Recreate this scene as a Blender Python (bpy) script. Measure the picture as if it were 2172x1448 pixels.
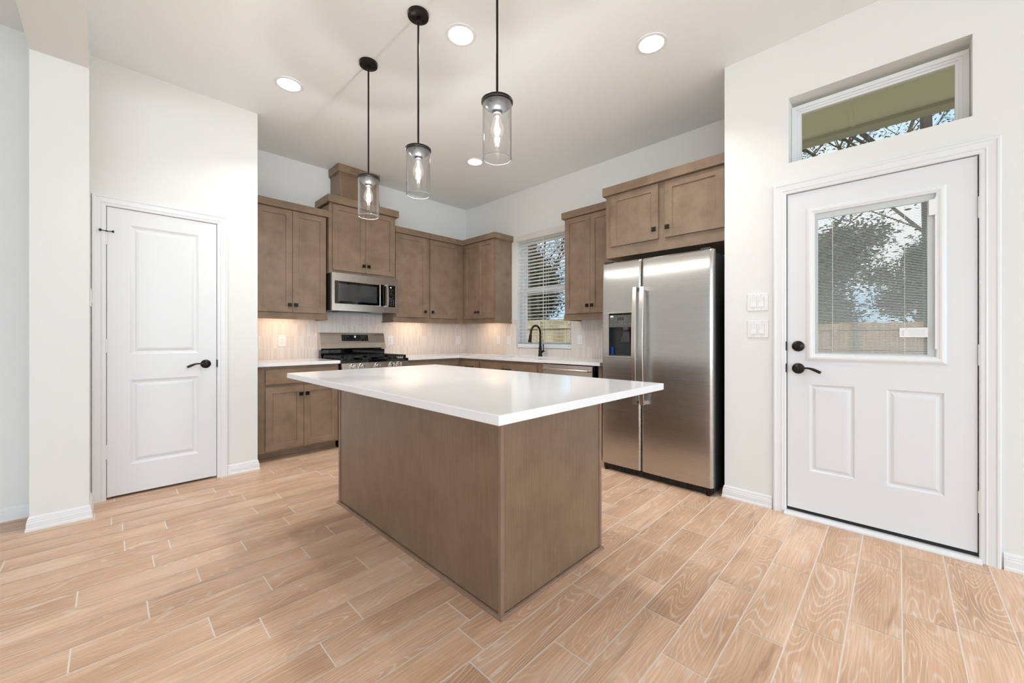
import bpy, bmesh, math, random
from mathutils import Matrix, Vector
random.seed(7)
PI = math.pi
for o in list(bpy.data.objects): bpy.data.objects.remove(o)
S = bpy.context.scene
COL = S.collection

# ------------------------------------------------------------------ camera
cd = bpy.data.cameras.new('camera'); cam = bpy.data.objects.new('camera', cd); COL.objects.link(cam)
cd.sensor_width = 36; cd.lens = 836.26 / 2172 * 36
cd.shift_x = -0.00166; cd.shift_y = -0.00411; cd.clip_start = 0.02; cd.clip_end = 400
cam.location = (0, 0, 1.1378); cam.rotation_euler = (PI / 2, 0, -0.7983)
S.camera = cam
# ------------------------------------------------------------------ exposure
vs = S.view_settings
vs.view_transform = 'Standard'; vs.look = 'None'; vs.gamma = 1; vs.use_curve_mapping = False
vs.exposure = 0.1

# ------------------------------------------------------------------ node helpers
def newmat(name):
    m = bpy.data.materials.new(name); m.use_nodes = True
    nt = m.node_tree; nt.nodes.clear()
    out = nt.nodes.new('ShaderNodeOutputMaterial')
    return m, nt, out
def N(nt, typ, **kw):
    n = nt.nodes.new(typ)
    for k, v in kw.items():
        if k.startswith('i_'):
            n.inputs[k[2:].replace('_', ' ')].default_value = v
        else: setattr(n, k, v)
    return n
def L(nt, a, b): nt.links.new(a, b)
def lin(r, g, b):
    f = lambda c: (c / 255 / 12.92) if c / 255 <= .04045 else ((c / 255 + .055) / 1.055) ** 2.4
    return (f(r), f(g), f(b), 1)
def simple(name, col, rough=.5, metal=0., spec=.5, bump=0., bscale=300., emit=None, es=0., coat=0.):
    m, nt, out = newmat(name)
    b = N(nt, 'ShaderNodeBsdfPrincipled'); L(nt, b.outputs[0], out.inputs[0])
    b.inputs['Base Color'].default_value = col; b.inputs['Roughness'].default_value = rough
    b.inputs['Metallic'].default_value = metal; b.inputs['Specular IOR Level'].default_value = spec
    b.inputs['Coat Weight'].default_value = coat
    if emit: b.inputs['Emission Color'].default_value = emit; b.inputs['Emission Strength'].default_value = es
    tc = N(nt, 'ShaderNodeTexCoord'); nz = N(nt, 'ShaderNodeTexNoise'); nz.inputs['Scale'].default_value = bscale if bump else 3.
    L(nt, tc.outputs['Object'], nz.inputs['Vector'])
    if bump:
        bp = N(nt, 'ShaderNodeBump'); bp.inputs['Strength'].default_value = bump; bp.inputs['Distance'].default_value = .002
        L(nt, nz.outputs[0], bp.inputs['Height']); L(nt, bp.outputs[0], b.inputs['Normal'])
    else:
        mr = N(nt, 'ShaderNodeMapRange'); mr.inputs['To Min'].default_value = max(rough - .03, 0); mr.inputs['To Max'].default_value = rough + .03
        L(nt, nz.outputs[0], mr.inputs[0]); L(nt, mr.outputs[0], b.inputs['Roughness'])
    return m
def ramp(nt, fac, stops):
    r = N(nt, 'ShaderNodeValToRGB'); e = r.color_ramp.elements
    e[0].position, e[0].color = stops[0]; e[1].position, e[1].color = stops[1]
    for p, c in stops[2:]:
        x = e.new(p); x.color = c
    L(nt, fac, r.inputs[0]); return r.outputs[0]
def mixc(nt, fac, a, b, mode='MIX'):
    m = N(nt, 'ShaderNodeMix', data_type='RGBA', blend_type=mode)
    for s, v in ((0, fac), (6, a), (7, b)):
        if isinstance(v, (int, float, tuple)): m.inputs[s].default_value = v
        else: L(nt, v, m.inputs[s])
    return m.outputs[2]

# ------------------------------------------------------------------ world: bright partly cloudy sky
w = bpy.data.worlds.new('sky'); S.world = w; w.use_nodes = True
nt = w.node_tree; nt.nodes.clear()
wo = nt.nodes.new('ShaderNodeOutputWorld'); bg = nt.nodes.new('ShaderNodeBackground'); L(nt, bg.outputs[0], wo.inputs[0])
tc = N(nt, 'ShaderNodeTexCoord'); nz = N(nt, 'ShaderNodeTexNoise'); nz.inputs['Scale'].default_value = 3.2; nz.inputs['Detail'].default_value = 5
L(nt, tc.outputs['Generated'], nz.inputs['Vector'])
c = ramp(nt, nz.outputs[0], [(.42, lin(168, 206, 244)), (.6, lin(246, 250, 255))])
L(nt, c, bg.inputs[0]); bg.inputs[1].default_value = 1.4
# ------------------------------------------------------------------ daylight lamps set in unseen windows added behind the camera
def area(name, loc, rot, sx, sy, power, col=(1, 1, 1), shape='RECTANGLE', spread=PI):
    d = bpy.data.lights.new(name, 'AREA'); d.shape = shape; d.size = sx; d.size_y = sy; d.energy = power; d.color = col; d.spread = spread
    o = bpy.data.objects.new(name, d); COL.objects.link(o); o.location = loc; o.rotation_euler = rot
    return o
DAY = (.70, .86, 1.0); UPFILL = (.75, .89, 1.0)      # tints of the added window lamps and the up-tilted ceiling fill
for nm, loc, rz, wd_, k in (('rear', (-3.0, -7.16, 1.5), 0, 3.1, .70), ('rear', (1.0, -7.16, 1.5), 0, 3.1, .70), ('left', (-5.56, -5.4, 1.5), -PI / 2, 2.3, .50), ('left', (-5.56, -2.4, 1.5), -PI / 2, 2.3, .50)):
    area('fill_daylight_%s_window' % nm, loc, (PI / 2, 0, rz), wd_, 2.1, 40 * k, DAY)
    area('ceiling_fill_%s_window' % nm, (loc[0] + (.05 if rz else 0), loc[1] + (0 if rz else .05), 1.5), (PI / 2 + .5, 0, rz), wd_, 1.9, 135 * k, UPFILL)  # extra lamp tilted up in each unseen window to brighten the ceiling
sd = bpy.data.lights.new('sun', 'SUN'); sd.energy = 2.6; sd.angle = .02; sd.color = (1, .95, .86)
so = bpy.data.objects.new('sun', sd); COL.objects.link(so); so.rotation_euler = (math.radians(50), 0, math.radians(-60))

# ------------------------------------------------------------------ materials
def m_paint(name, col, rough=.75, bump=.25, scale=180):
    m, nt, out = newmat(name); b = N(nt, 'ShaderNodeBsdfPrincipled'); L(nt, b.outputs[0], out.inputs[0])
    b.inputs['Base Color'].default_value = col; b.inputs['Roughness'].default_value = rough; b.inputs['Specular IOR Level'].default_value = .3
    g = N(nt, 'ShaderNodeNewGeometry'); nz = N(nt, 'ShaderNodeTexNoise'); nz.inputs['Scale'].default_value = scale; nz.inputs['Detail'].default_value = 3
    L(nt, g.outputs['Position'], nz.inputs['Vector'])
    bp = N(nt, 'ShaderNodeBump'); bp.inputs['Strength'].default_value = bump; bp.inputs['Distance'].default_value = .0015
    L(nt, nz.outputs[0], bp.inputs['Height']); L(nt, bp.outputs[0], b.inputs['Normal']); return m
M = {}
M['wall'] = m_paint('wall_paint', lin(231, 231, 228))
M['ceiling'] = m_paint('ceiling_paint', lin(241, 244, 243), .85, .5, 130)
M['trim'] = simple('white_trim_paint', lin(232, 233, 234), .35)
M['door'] = simple('white_door_paint', lin(228, 229, 231), .38)
M['plastic'] = simple('white_plastic', lin(236, 236, 235), .3)
M['plastic_line'] = simple('grey_seam', lin(178, 177, 175), .5)
M['blind'] = simple('white_slat', lin(246, 246, 243), .4)
M['miniblind'] = simple('ivory_mini_slat', lin(248, 248, 244), .5)
M['bronze'] = simple('oil_rubbed_bronze', lin(46, 43, 41), .32, .8)
M['black'] = simple('black_plastic', lin(14, 14, 14), .35)
M['blackgloss'] = simple('black_glass', lin(8, 8, 9), .04, 0, .6)
M['iron'] = simple('cast_iron', lin(38, 37, 36), .5, .2, bump=.2, bscale=600)
M['grey'] = simple('dispenser_grey', lin(84, 84, 80), .4)
M['darkgrey'] = simple('dark_grey', lin(38, 38, 40), .3)
M['fridgeside'] = simple('charcoal_case', lin(40, 40, 40), .45, bump=.3, bscale=900)
M['quartz'] = simple('white_quartz', lin(240, 240, 241), .09, 0, .55)
M['chrome'] = simple('chrome', lin(215, 212, 208), .14, 1)
M['mark'] = simple('pale_marking', lin(190, 190, 188), .5)
M['led'] = simple('lit_display', lin(200, 210, 215), .5, emit=lin(205, 215, 225), es=1.2)
M['blue'] = simple('blue_film', lin(20, 70, 150), .3)
M['socket'] = simple('dark_socket_slot', lin(120, 112, 110), .5)
M['capgrey'] = simple('gunmetal_cap', lin(16, 17, 19), .38, .1)
M['lens'] = simple('lit_lens', (1, 1, 1, 1), .5, emit=(1, .96, .9, 1), es=9)
M['fil'] = simple('glowing_filament', (1, 1, 1, 1), .5, emit=(1, .9, .75, 1), es=60)
M['warmled'] = simple('warm_led_strip', (1, 1, 1, 1), .5, emit=(1, .72, .45, 1), es=6)
M['sinksteel'] = simple('sink_white', lin(220, 220, 218), .25)

def m_glass(name, col=(1, 1, 1, 1), refl=1.0):
    m, nt, out = newmat(name)      # thin sheet glass: clear transmission with a Fresnel sheen
    t = N(nt, 'ShaderNodeBsdfTransparent'); t.inputs[0].default_value = col
    g = N(nt, 'ShaderNodeBsdfGlossy'); g.inputs['Roughness'].default_value = .01
    fr = N(nt, 'ShaderNodeFresnel'); gm = N(nt, 'ShaderNodeNewGeometry')
    io = N(nt, 'ShaderNodeMapRange'); io.inputs['To Min'].default_value = 1.45; io.inputs['To Max'].default_value = 1 / 1.45
    L(nt, gm.outputs['Backfacing'], io.inputs[0]); L(nt, io.outputs[0], fr.inputs[0])
    mu = N(nt, 'ShaderNodeMath', operation='MULTIPLY'); mu.inputs[1].default_value = refl; L(nt, fr.outputs[0], mu.inputs[0])
    mx = N(nt, 'ShaderNodeMixShader'); L(nt, mu.outputs[0], mx.inputs[0]); L(nt, t.outputs[0], mx.inputs[1]); L(nt, g.outputs[0], mx.inputs[2])
    L(nt, mx.outputs[0], out.inputs[0]); return m
M['glass'] = m_glass('window_glass', (.965, .975, .97, 1))
M['shade'] = m_glass('clear_shade_glass', (.985, .985, .985, 1), 2.2)
def m_bulb():
    m, nt, out = newmat('lit_bulb_glass'); a = M['shade'].node_tree
    t = N(nt, 'ShaderNodeBsdfTransparent'); g = N(nt, 'ShaderNodeBsdfGlossy'); g.inputs['Roughness'].default_value = .02
    mx = N(nt, 'ShaderNodeMixShader'); mx.inputs[0].default_value = .08; L(nt, t.outputs[0], mx.inputs[1]); L(nt, g.outputs[0], mx.inputs[2])
    e = N(nt, 'ShaderNodeEmission'); e.inputs[0].default_value = (1, .93, .84, 1); e.inputs[1].default_value = .16
    ad = N(nt, 'ShaderNodeAddShader'); L(nt, mx.outputs[0], ad.inputs[0]); L(nt, e.outputs[0], ad.inputs[1]); L(nt, ad.outputs[0], out.inputs[0]); return m
M['bulb'] = m_bulb()
M['transom'] = m_glass('tinted_transom_glass', (.93, .93, .87, 1), .9)

def m_wood(name, c0, c1, c2, rough=.42, grain=.5, spec=.4, axis='z'):
    m, nt, out = newmat(name); b = N(nt, 'ShaderNodeBsdfPrincipled'); L(nt, b.outputs[0], out.inputs[0])
    tc = N(nt, 'ShaderNodeTexCoord')
    nz = N(nt, 'ShaderNodeTexNoise'); nz.inputs['Scale'].default_value = 7; nz.inputs['Detail'].default_value = 5; nz.inputs['Roughness'].default_value = .6
    L(nt, tc.outputs['Object'], nz.inputs['Vector'])
    base = ramp(nt, nz.outputs[0], [(.3, c0), (.72, c2), (.5, c1)])
    mp = N(nt, 'ShaderNodeMapping'); mp.inputs['Scale'].default_value = (90, 90, 3) if axis == 'z' else (3, 3, 90)
    L(nt, tc.outputs['Object'], mp.inputs[0])
    n2 = N(nt, 'ShaderNodeTexNoise'); n2.inputs['Scale'].default_value = 1.6; n2.inputs['Detail'].default_value = 3; L(nt, mp.outputs[0], n2.inputs['Vector'])
    g = ramp(nt, n2.outputs[0], [(.35, (1 - grain * .28,) * 3 + (1,)), (.65, (1 + grain * .08,) * 3 + (1,))])
    L(nt, mixc(nt, 1.0, base, g, 'MULTIPLY'), b.inputs['Base Color'])
    b.inputs['Roughness'].default_value = rough; b.inputs['Specular IOR Level'].default_value = spec
    bp = N(nt, 'ShaderNodeBump'); bp.inputs['Strength'].default_value = .06; bp.inputs['Distance'].default_value = .001
    L(nt, n2.outputs[0], bp.inputs['Height']); L(nt, bp.outputs[0], b.inputs['Normal']); return m
M['wood'] = m_wood('stained_maple', lin(124, 103, 84), lin(138, 116, 96), lin(150, 127, 107), .42, .15)
M['woodh'] = m_wood('stained_maple_rail', lin(123, 101, 82), lin(137, 114, 93), lin(148, 125, 103), .42, .28, axis='x')
M['woodgap'] = simple('dark_door_gap', lin(70, 55, 45), .6)
M['island'] = m_wood('island_veneer', lin(123, 100, 79), lin(131, 107, 85), lin(139, 115, 93), .34, .45, .5)
M['islandtrim'] = m_wood('island_edge_trim', lin(136, 108, 90), lin(144, 116, 98), lin(152, 124, 106), .4, .4)

def m_steel(name, col, rough=.24, axis=1, aniso=.55, wav=.0, groove=.12, fine=1500):
    m, nt, out = newmat(name); b = N(nt, 'ShaderNodeBsdfPrincipled'); L(nt, b.outputs[0], out.inputs[0])
    b.inputs['Base Color'].default_value = col; b.inputs['Metallic'].default_value = 1
    tg = N(nt, 'ShaderNodeTangent', direction_type='RADIAL', axis='Z'); L(nt, tg.outputs[0], b.inputs['Tangent']); b.inputs['Anisotropic'].default_value = aniso
    tc = N(nt, 'ShaderNodeTexCoord'); mp = N(nt, 'ShaderNodeMapping')
    mp.inputs['Scale'].default_value = (2, 2, fine); L(nt, tc.outputs['Object'], mp.inputs[0])
    nz = N(nt, 'ShaderNodeTexNoise'); nz.inputs['Scale'].default_value = 1; nz.inputs['Detail'].default_value = 2; L(nt, mp.outputs[0], nz.inputs['Vector'])
    mr = N(nt, 'ShaderNodeMapRange'); mr.inputs['To Min'].default_value = rough - .04; mr.inputs['To Max'].default_value = rough + .06
    L(nt, nz.outputs[0], mr.inputs[0]); L(nt, mr.outputs[0], b.inputs['Roughness'])
    bp = N(nt, 'ShaderNodeBump'); bp.inputs['Strength'].default_value = groove; bp.inputs['Distance'].default_value = .0005
    L(nt, nz.outputs[0], bp.inputs['Height'])
    if wav:
        n2 = N(nt, 'ShaderNodeTexNoise'); n2.inputs['Scale'].default_value = 2.2; n2.inputs['Detail'].default_value = 1; L(nt, tc.outputs['Object'], n2.inputs['Vector'])
        b2 = N(nt, 'ShaderNodeBump'); b2.inputs['Strength'].default_value = wav; b2.inputs['Distance'].default_value = .02
        L(nt, n2.outputs[0], b2.inputs['Height']); L(nt, bp.outputs[0], b2.inputs['Normal']); L(nt, b2.outputs[0], b.inputs['Normal'])
    else: L(nt, bp.outputs[0], b.inputs['Normal'])
    return m
M['steel'] = m_steel('brushed_stainless', lin(206, 199, 191), .22)
M['fridgesteel'] = m_steel('fridge_stainless', lin(192, 189, 185), .27, wav=.12, groove=.04, aniso=.75, fine=2200)
M['handle'] = m_steel('satin_handle', lin(205, 198, 192), .3)

def m_floor():
    m, nt, out = newmat('wood_look_tile'); b = N(nt, 'ShaderNodeBsdfPrincipled'); L(nt, b.outputs[0], out.inputs[0])
    g = N(nt, 'ShaderNodeNewGeometry'); at = N(nt, 'ShaderNodeAttribute', attribute_name='plank')
    sep = N(nt, 'ShaderNodeSeparateColor'); L(nt, at.outputs['Color'], sep.inputs[0])
    off = N(nt, 'ShaderNodeVectorMath', operation='SCALE'); off.inputs['Scale'].default_value = 41; L(nt, at.outputs['Color'], off.inputs[0])
    add = N(nt, 'ShaderNodeVectorMath', operation='ADD'); L(nt, g.outputs['Position'], add.inputs[0]); L(nt, off.outputs[0], add.inputs[1])
    def nmap(sc, scale, det, dist=0.):
        mp = N(nt, 'ShaderNodeMapping'); mp.inputs['Scale'].default_value = sc; L(nt, add.outputs[0], mp.inputs[0])
        n = N(nt, 'ShaderNodeTexNoise'); n.inputs['Scale'].default_value = scale; n.inputs['Detail'].default_value = det; n.inputs['Distortion'].default_value = dist
        L(nt, mp.outputs[0], n.inputs['Vector']); return n.outputs[0]
    field = nmap((1.3, 7.5, 1), 1.0, 1.0, .25)
    mu = N(nt, 'ShaderNodeMath', operation='MULTIPLY'); mu.inputs[1].default_value = 46; L(nt, field, mu.inputs[0])
    pp = N(nt, 'ShaderNodeMath', operation='PINGPONG'); pp.inputs[1].default_value = 1; L(nt, mu.outputs[0], pp.inputs[0])
    rings = ramp(nt, pp.outputs[0], [(.6, (0, 0, 0, 1)), (.95, (1, 1, 1, 1))])
    fine = nmap((5, 190, 1), 1.0, 3)
    patch = nmap((1.2, 4, 1), 1.5, 2)
    base = ramp(nt, patch, [(.3, lin(196, 165, 141)), (.7, lin(225, 201, 181)), (.5, lin(211, 182, 158))])
    hue = mixc(nt, sep.outputs[0], lin(238, 226, 216), lin(255, 246, 238))
    base = mixc(nt, 1.0, base, hue, 'MULTIPLY')
    base = mixc(nt, 1.0, base, (1.14, 1.13, 1.12, 1), 'MULTIPLY')
    m2 = N(nt, 'ShaderNodeMath', operation='MULTIPLY'); L(nt, rings, m2.inputs[0]); L(nt, ramp(nt, nmap((1.6, 5, 1), 1.3, 2), [(.38, (.16, .16, .16, 1)), (.66, (.62, .62, .62, 1))]), m2.inputs[1])
    base = mixc(nt, m2.outputs[0], base, lin(238, 224, 211))
    fr = ramp(nt, fine, [(.38, (.88, .86, .84, 1)), (.62, (1.04, 1.04, 1.04, 1))])
    base = mixc(nt, 1.0, base, fr, 'MULTIPLY')
    kn = nmap((2.2, 16, 1), 1.0, 2.5, .3)     # scattered darker knot streaks
    kf = ramp(nt, kn, [(.64, (0, 0, 0, 1)), (.76, (.55, .55, .55, 1))])
    base = mixc(nt, kf, base, lin(150, 116, 92))
    L(nt, base, b.inputs['Base Color']); b.inputs['Roughness'].default_value = .38; b.inputs['Specular IOR Level'].default_value = .35
    bp = N(nt, 'ShaderNodeBump'); bp.inputs['Strength'].default_value = .12; bp.inputs['Distance'].default_value = .001
    L(nt, fine, bp.inputs['Height']); L(nt, bp.outputs[0], b.inputs['Normal']); return m
M['floor'] = m_floor()
M['grout'] = simple('pale_grout', lin(244, 233, 222), .8)

def m_tile():
    m, nt, out = newmat('finger_mosaic_tile'); b = N(nt, 'ShaderNodeBsdfPrincipled'); L(nt, b.outputs[0], out.inputs[0])
    g = N(nt, 'ShaderNodeNewGeometry'); sx = N(nt, 'ShaderNodeSeparateXYZ'); L(nt, g.outputs['Position'], sx.inputs[0])
    a = N(nt, 'ShaderNodeMath', operation='ADD'); L(nt, sx.outputs[0], a.inputs[0]); L(nt, sx.outputs[1], a.inputs[1])   # runs along either wall
    z = N(nt, 'ShaderNodeMath', operation='SUBTRACT'); L(nt, sx.outputs[2], z.inputs[0]); z.inputs[1].default_value = 1.021
    z2 = N(nt, 'ShaderNodeMath', operation='ADD'); L(nt, z.outputs[0], z2.inputs[0]); z2.inputs[1].default_value = .1302 * 4
    cb = N(nt, 'ShaderNodeCombineXYZ'); L(nt, a.outputs[0], cb.inputs[0]); L(nt, z2.outputs[0], cb.inputs[1])
    br = N(nt, 'ShaderNodeTexBrick'); br.offset = 0; br.squash = 1
    for k, v in (('Scale', 1), ('Mortar Size', .0013), ('Mortar Smooth', .3), ('Bias', -.1), ('Brick Width', .0165), ('Row Height', .1302)): br.inputs[k].default_value = v
    br.inputs['Color1'].default_value = lin(230, 222, 216); br.inputs['Color2'].default_value = lin(215, 203, 196); br.inputs['Mortar'].default_value = lin(232, 226, 220)
    L(nt, cb.outputs[0], br.inputs['Vector']); L(nt, br.outputs['Color'], b.inputs['Base Color']); b.inputs['Roughness'].default_value = .28
    bp = N(nt, 'ShaderNodeBump', invert=True); bp.inputs['Strength'].default_value = .35; bp.inputs['Distance'].default_value = .001
    L(nt, br.outputs['Fac'], bp.inputs['Height']); L(nt, bp.outputs[0], b.inputs['Normal']); return m
M['tile'] = m_tile()
def m_noise2(name, a, b_, scale, sc=(1, 1, 1), rough=.8):
    m, nt, out = newmat(name); b = N(nt, 'ShaderNodeBsdfPrincipled'); L(nt, b.outputs[0], out.inputs[0])
    tc = N(nt, 'ShaderNodeTexCoord'); mp = N(nt, 'ShaderNodeMapping'); mp.inputs['Scale'].default_value = sc; L(nt, tc.outputs['Object'], mp.inputs[0])
    nz = N(nt, 'ShaderNodeTexNoise'); nz.inputs['Scale'].default_value = scale; L(nt, mp.outputs[0], nz.inputs['Vector'])
    L(nt, ramp(nt, nz.outputs[0], [(.35, a), (.65, b_)]), b.inputs['Base Color']); b.inputs['Roughness'].default_value = rough; return m
M['fence'] = m_noise2('cedar_fence', lin(150, 112, 90), lin(190, 152, 126), 3, (1, 7, .3))
M['fence2'] = m_noise2('pine_fence', lin(150, 134, 104), lin(190, 174, 140), 3, (7, 1, .3))
M['bark'] = m_noise2('bark', lin(62, 54, 48), lin(98, 88, 78), 9, (1, 1, .2))
M['leaf'] = m_noise2('green_leaves', lin(58, 78, 38), lin(112, 128, 66), 1.5)
M['leafd'] = m_noise2('dark_leaves', lin(58, 74, 56), lin(100, 116, 88), 1.5)
M['leafb'] = m_noise2('tan_leaves', lin(122, 96, 64), lin(150, 140, 84), 1.5)
M['grass'] = m_noise2('lawn', lin(140, 134, 98), lin(172, 160, 122), 2)
M['concrete'] = m_noise2('patio_concrete', lin(176, 172, 164), lin(196, 192, 184), 4)
M['soffit'] = simple('tan_soffit', lin(236, 230, 198), .7)
M['soffitbeam'] = simple('tan_beam', lin(190, 184, 160), .7)
M['siding'] = simple('exterior_siding', lin(200, 192, 172), .7)

# ------------------------------------------------------------------ mesh helpers
def chain(o):
    m = Matrix.Identity(4)
    while o is not None: m = o.matrix_basis @ m; o = o.parent
    return m
class MB:
    def __init__(s): s.v = []; s.f = []; s.mi = []; s.k = 0
    def mat(s, k): s.k = k; return s
    def poly(s, pts):
        i = len(s.v); s.v += [tuple(p) for p in pts]; s.f.append(tuple(range(i, i + len(pts)))); s.mi.append(s.k); return s
    def box(s, x0, x1, y0, y1, z0, z1):
        i = len(s.v); s.v += [(x, y, z) for z in (z0, z1) for y in (y0, y1) for x in (x0, x1)]
        for f in ((0, 2, 3, 1), (4, 5, 7, 6), (0, 1, 5, 4), (2, 6, 7, 3), (0, 4, 6, 2), (1, 3, 7, 5)): s.f.append(tuple(i + j for j in f)); s.mi.append(s.k)
        return s
    def prism(s, pts, mp, h0, h1):
        """closed outline pts (a,b) extruded from h0 to h1, mp(a,b,h) -> xyz"""
        i = len(s.v); n = len(pts)
        s.v += [mp(a, b, h0) for a, b in pts] + [mp(a, b, h1) for a, b in pts]
        s.f.append(tuple(i + j for j in range(n))[::-1]); s.f.append(tuple(i + n + j for j in range(n)))
        for j in range(n): s.f.append((i + j, i + (j + 1) % n, i + n + (j + 1) % n, i + n + j))
        s.mi += [s.k] * (n + 2); return s
    def lathe(s, prof, c, seg=32, ax='z', cap=True):
        i = len(s.v)
        for r, h in prof:
            for k in range(seg):
                a = 2 * PI * k / seg; p, q = r * math.cos(a), r * math.sin(a)
                s.v.append({'z': (c[0] + p, c[1] + q, c[2] + h), 'y': (c[0] + p, c[1] + h, c[2] + q), 'x': (c[0] + h, c[1] + p, c[2] + q)}[ax])
        for j in range(len(prof) - 1):
            for k in range(seg):
                s.f.append((i + j * seg + k, i + j * seg + (k + 1) % seg, i + (j + 1) * seg + (k + 1) % seg, i + (j + 1) * seg + k)); s.mi.append(s.k)
        if cap:
            for j in (0, len(prof) - 1):
                if prof[j][0] > 1e-5: s.f.append(tuple(i + j * seg + k for k in range(seg))); s.mi.append(s.k)
        return s
    def tube(s, pts, rad, seg=10):
        if not isinstance(rad, (list, tuple)): rad = [rad] * len(pts)
        P = [Vector(p) for p in pts]; i = len(s.v); up = None
        for j, p in enumerate(P):
            d = (P[min(j + 1, len(P) - 1)] - P[max(j - 1, 0)]).normalized()
            if up is None: up = Vector((0, 0, 1)) if abs(d.z) < .9 else Vector((1, 0, 0))
            a = d.cross(up).normalized(); up = a.cross(d).normalized()
            for k in range(seg):
                t = 2 * PI * k / seg; s.v.append(tuple(p + (a * math.cos(t) + up * math.sin(t)) * rad[j]))
        for j in range(len(P) - 1):
            for k in range(seg): s.f.append((i + j * seg + k, i + j * seg + (k + 1) % seg, i + (j + 1) * seg + (k + 1) % seg, i + (j + 1) * seg + k)); s.mi.append(s.k)
        s.f.append(tuple(i + k for k in range(seg))); s.f.append(tuple(i + (len(P) - 1) * seg + k for k in range(seg))); s.mi += [s.k] * 2
        return s
    def panels(s, u0, u1, v0, v1, ps, prof, mp, back=None):
        """a face with moulded panels set in it; ps: list of (a0,a1,b0,b1); prof: [(inset,h),...]; optional back depth closes it to a slab"""
        us = sorted({u0, u1} | {p[k] for p in ps for k in (0, 1)}); vv = sorted({v0, v1} | {p[k] for p in ps for k in (2, 3)})
        for a in range(len(us) - 1):
            for b in range(len(vv) - 1):
                cu, cv = (us[a] + us[a + 1]) / 2, (vv[b] + vv[b + 1]) / 2
                if any(p[0] < cu < p[1] and p[2] < cv < p[3] for p in ps): continue
                s.poly([mp(us[a], vv[b], 0), mp(us[a + 1], vv[b], 0), mp(us[a + 1], vv[b + 1], 0), mp(us[a], vv[b + 1], 0)])
        for p in ps:
            rr = [((p[0], p[2]), (p[1], p[2]), (p[1], p[3]), (p[0], p[3]), 0)] + [((p[0] + d, p[2] + d), (p[1] - d, p[2] + d), (p[1] - d, p[3] - d), (p[0] + d, p[3] - d), h) for d, h in prof]
            for q in range(len(rr) - 1):
                A, B = rr[q], rr[q + 1]
                for k in range(4):
                    k2 = (k + 1) % 4
                    s.poly([mp(*A[k], A[4]), mp(*A[k2], A[4]), mp(*B[k2], B[4]), mp(*B[k], B[4])])
            s.poly([mp(*rr[-1][k], rr[-1][4]) for k in range(4)])
        if back is not None:
            c = [(u0, v0), (u1, v0), (u1, v1), (u0, v1)]
            for k in range(4): s.poly([mp(*c[k], 0), mp(*c[(k + 1) % 4], 0), mp(*c[(k + 1) % 4], back), mp(*c[k], back)])
            s.poly([mp(*q, back) for q in c])
        return s
    def frame(s, a0, a1, b0, b1, prof, mp, closed=True):
        """mitred moulding around rect; prof (outward d, h); closed=False leaves the bottom side out"""
        def ring(d, h):
            bb = b0 - d if closed else b0
            return [mp(a0 - d, bb, h), mp(a0 - d, b1 + d, h), mp(a1 + d, b1 + d, h), mp(a1 + d, bb, h)]
        R = [ring(d, h) for d, h in prof]
        for q in range(len(R) - 1):
            for k in range(4 if closed else 3):
                k2 = (k + 1) % 4; s.poly([R[q][k], R[q][k2], R[q + 1][k2], R[q + 1][k]])
        return s
    def build(s, name, mat, parent=None, bevel=0., smooth=False, local=False, seg=2, weld=True):
        me = bpy.data.meshes.new(name); inv = Matrix.Identity(4) if (local or parent is None) else chain(parent).inverted()
        me.from_pydata([tuple(inv @ Vector(p)) for p in s.v], [], s.f)
        mats = mat if isinstance(mat, (list, tuple)) else [mat]
        for m_ in mats: me.materials.append(M[m_] if isinstance(m_, str) else m_)
        for p, k in zip(me.polygons, s.mi): p.material_index = k
        bm = bmesh.new(); bm.from_mesh(me)
        if weld: bmesh.ops.remove_doubles(bm, verts=bm.verts, dist=1e-5)
        bmesh.ops.recalc_face_normals(bm, faces=bm.faces)
        bm.to_mesh(me); bm.free()
        o = bpy.data.objects.new(name, me); COL.objects.link(o)
        if parent is not None: o.parent = parent
        if bevel:
            b = o.modifiers.new('bevel', 'BEVEL'); b.width = bevel; b.segments = seg; b.limit_method = 'ANGLE'; b.angle_limit = math.radians(40); b.harden_normals = False
        if smooth:
            for p in me.polygons: p.use_smooth = True
            try: me.set_sharp_from_angle(angle=math.radians(35))
            except Exception: pass
        return o
def thing(name, label, cat, loc=(0, 0, 0), rotz=0, group=None):
    o = bpy.data.objects.new(name, None); COL.objects.link(o); o.empty_display_size = .1
    o.location = loc; o.rotation_euler = (0, 0, rotz); o['label'] = label; o['category'] = cat
    if group: o['group'] = group
    return o
def tag(o, label, cat, group=None):
    o['label'] = label; o['category'] = cat
    if group: o['group'] = group
    return o
def struct(o, label=None):
    o['kind'] = 'structure'
    if label: o['label'] = label
    return o
def dup(root, loc, rotz=None, label=None):
    r = root.copy(); COL.objects.link(r); r.location = loc
    if rotz is not None: r.rotation_euler = (0, 0, rotz)
    if label: r['label'] = label
    for ch in list(root.children):
        c = ch.copy(); COL.objects.link(c); c.parent = r
        for g in ch.children:
            d = g.copy(); COL.objects.link(d); d.parent = c
    return r
YW_ = lambda Y: (lambda u, v, h: (u, Y - h, v))      # wall facing -Y
XW_ = lambda X: (lambda u, v, h: (X - h, u, v))      # wall facing -X

# ------------------------------------------------------------------ key dimensions
ZC = 3.065; XR = 3.7916; YB = 4.7005; PW = 3.960; PX = 0.8946; DX = 3.076; DY = 0.889
PLX0, PLX1, PLY, BZ = -0.328, -0.088, 3.655, 2.8326
XL, YR = -5.6, -7.2
CT0, CT1 = 0.872, 0.904

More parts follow.
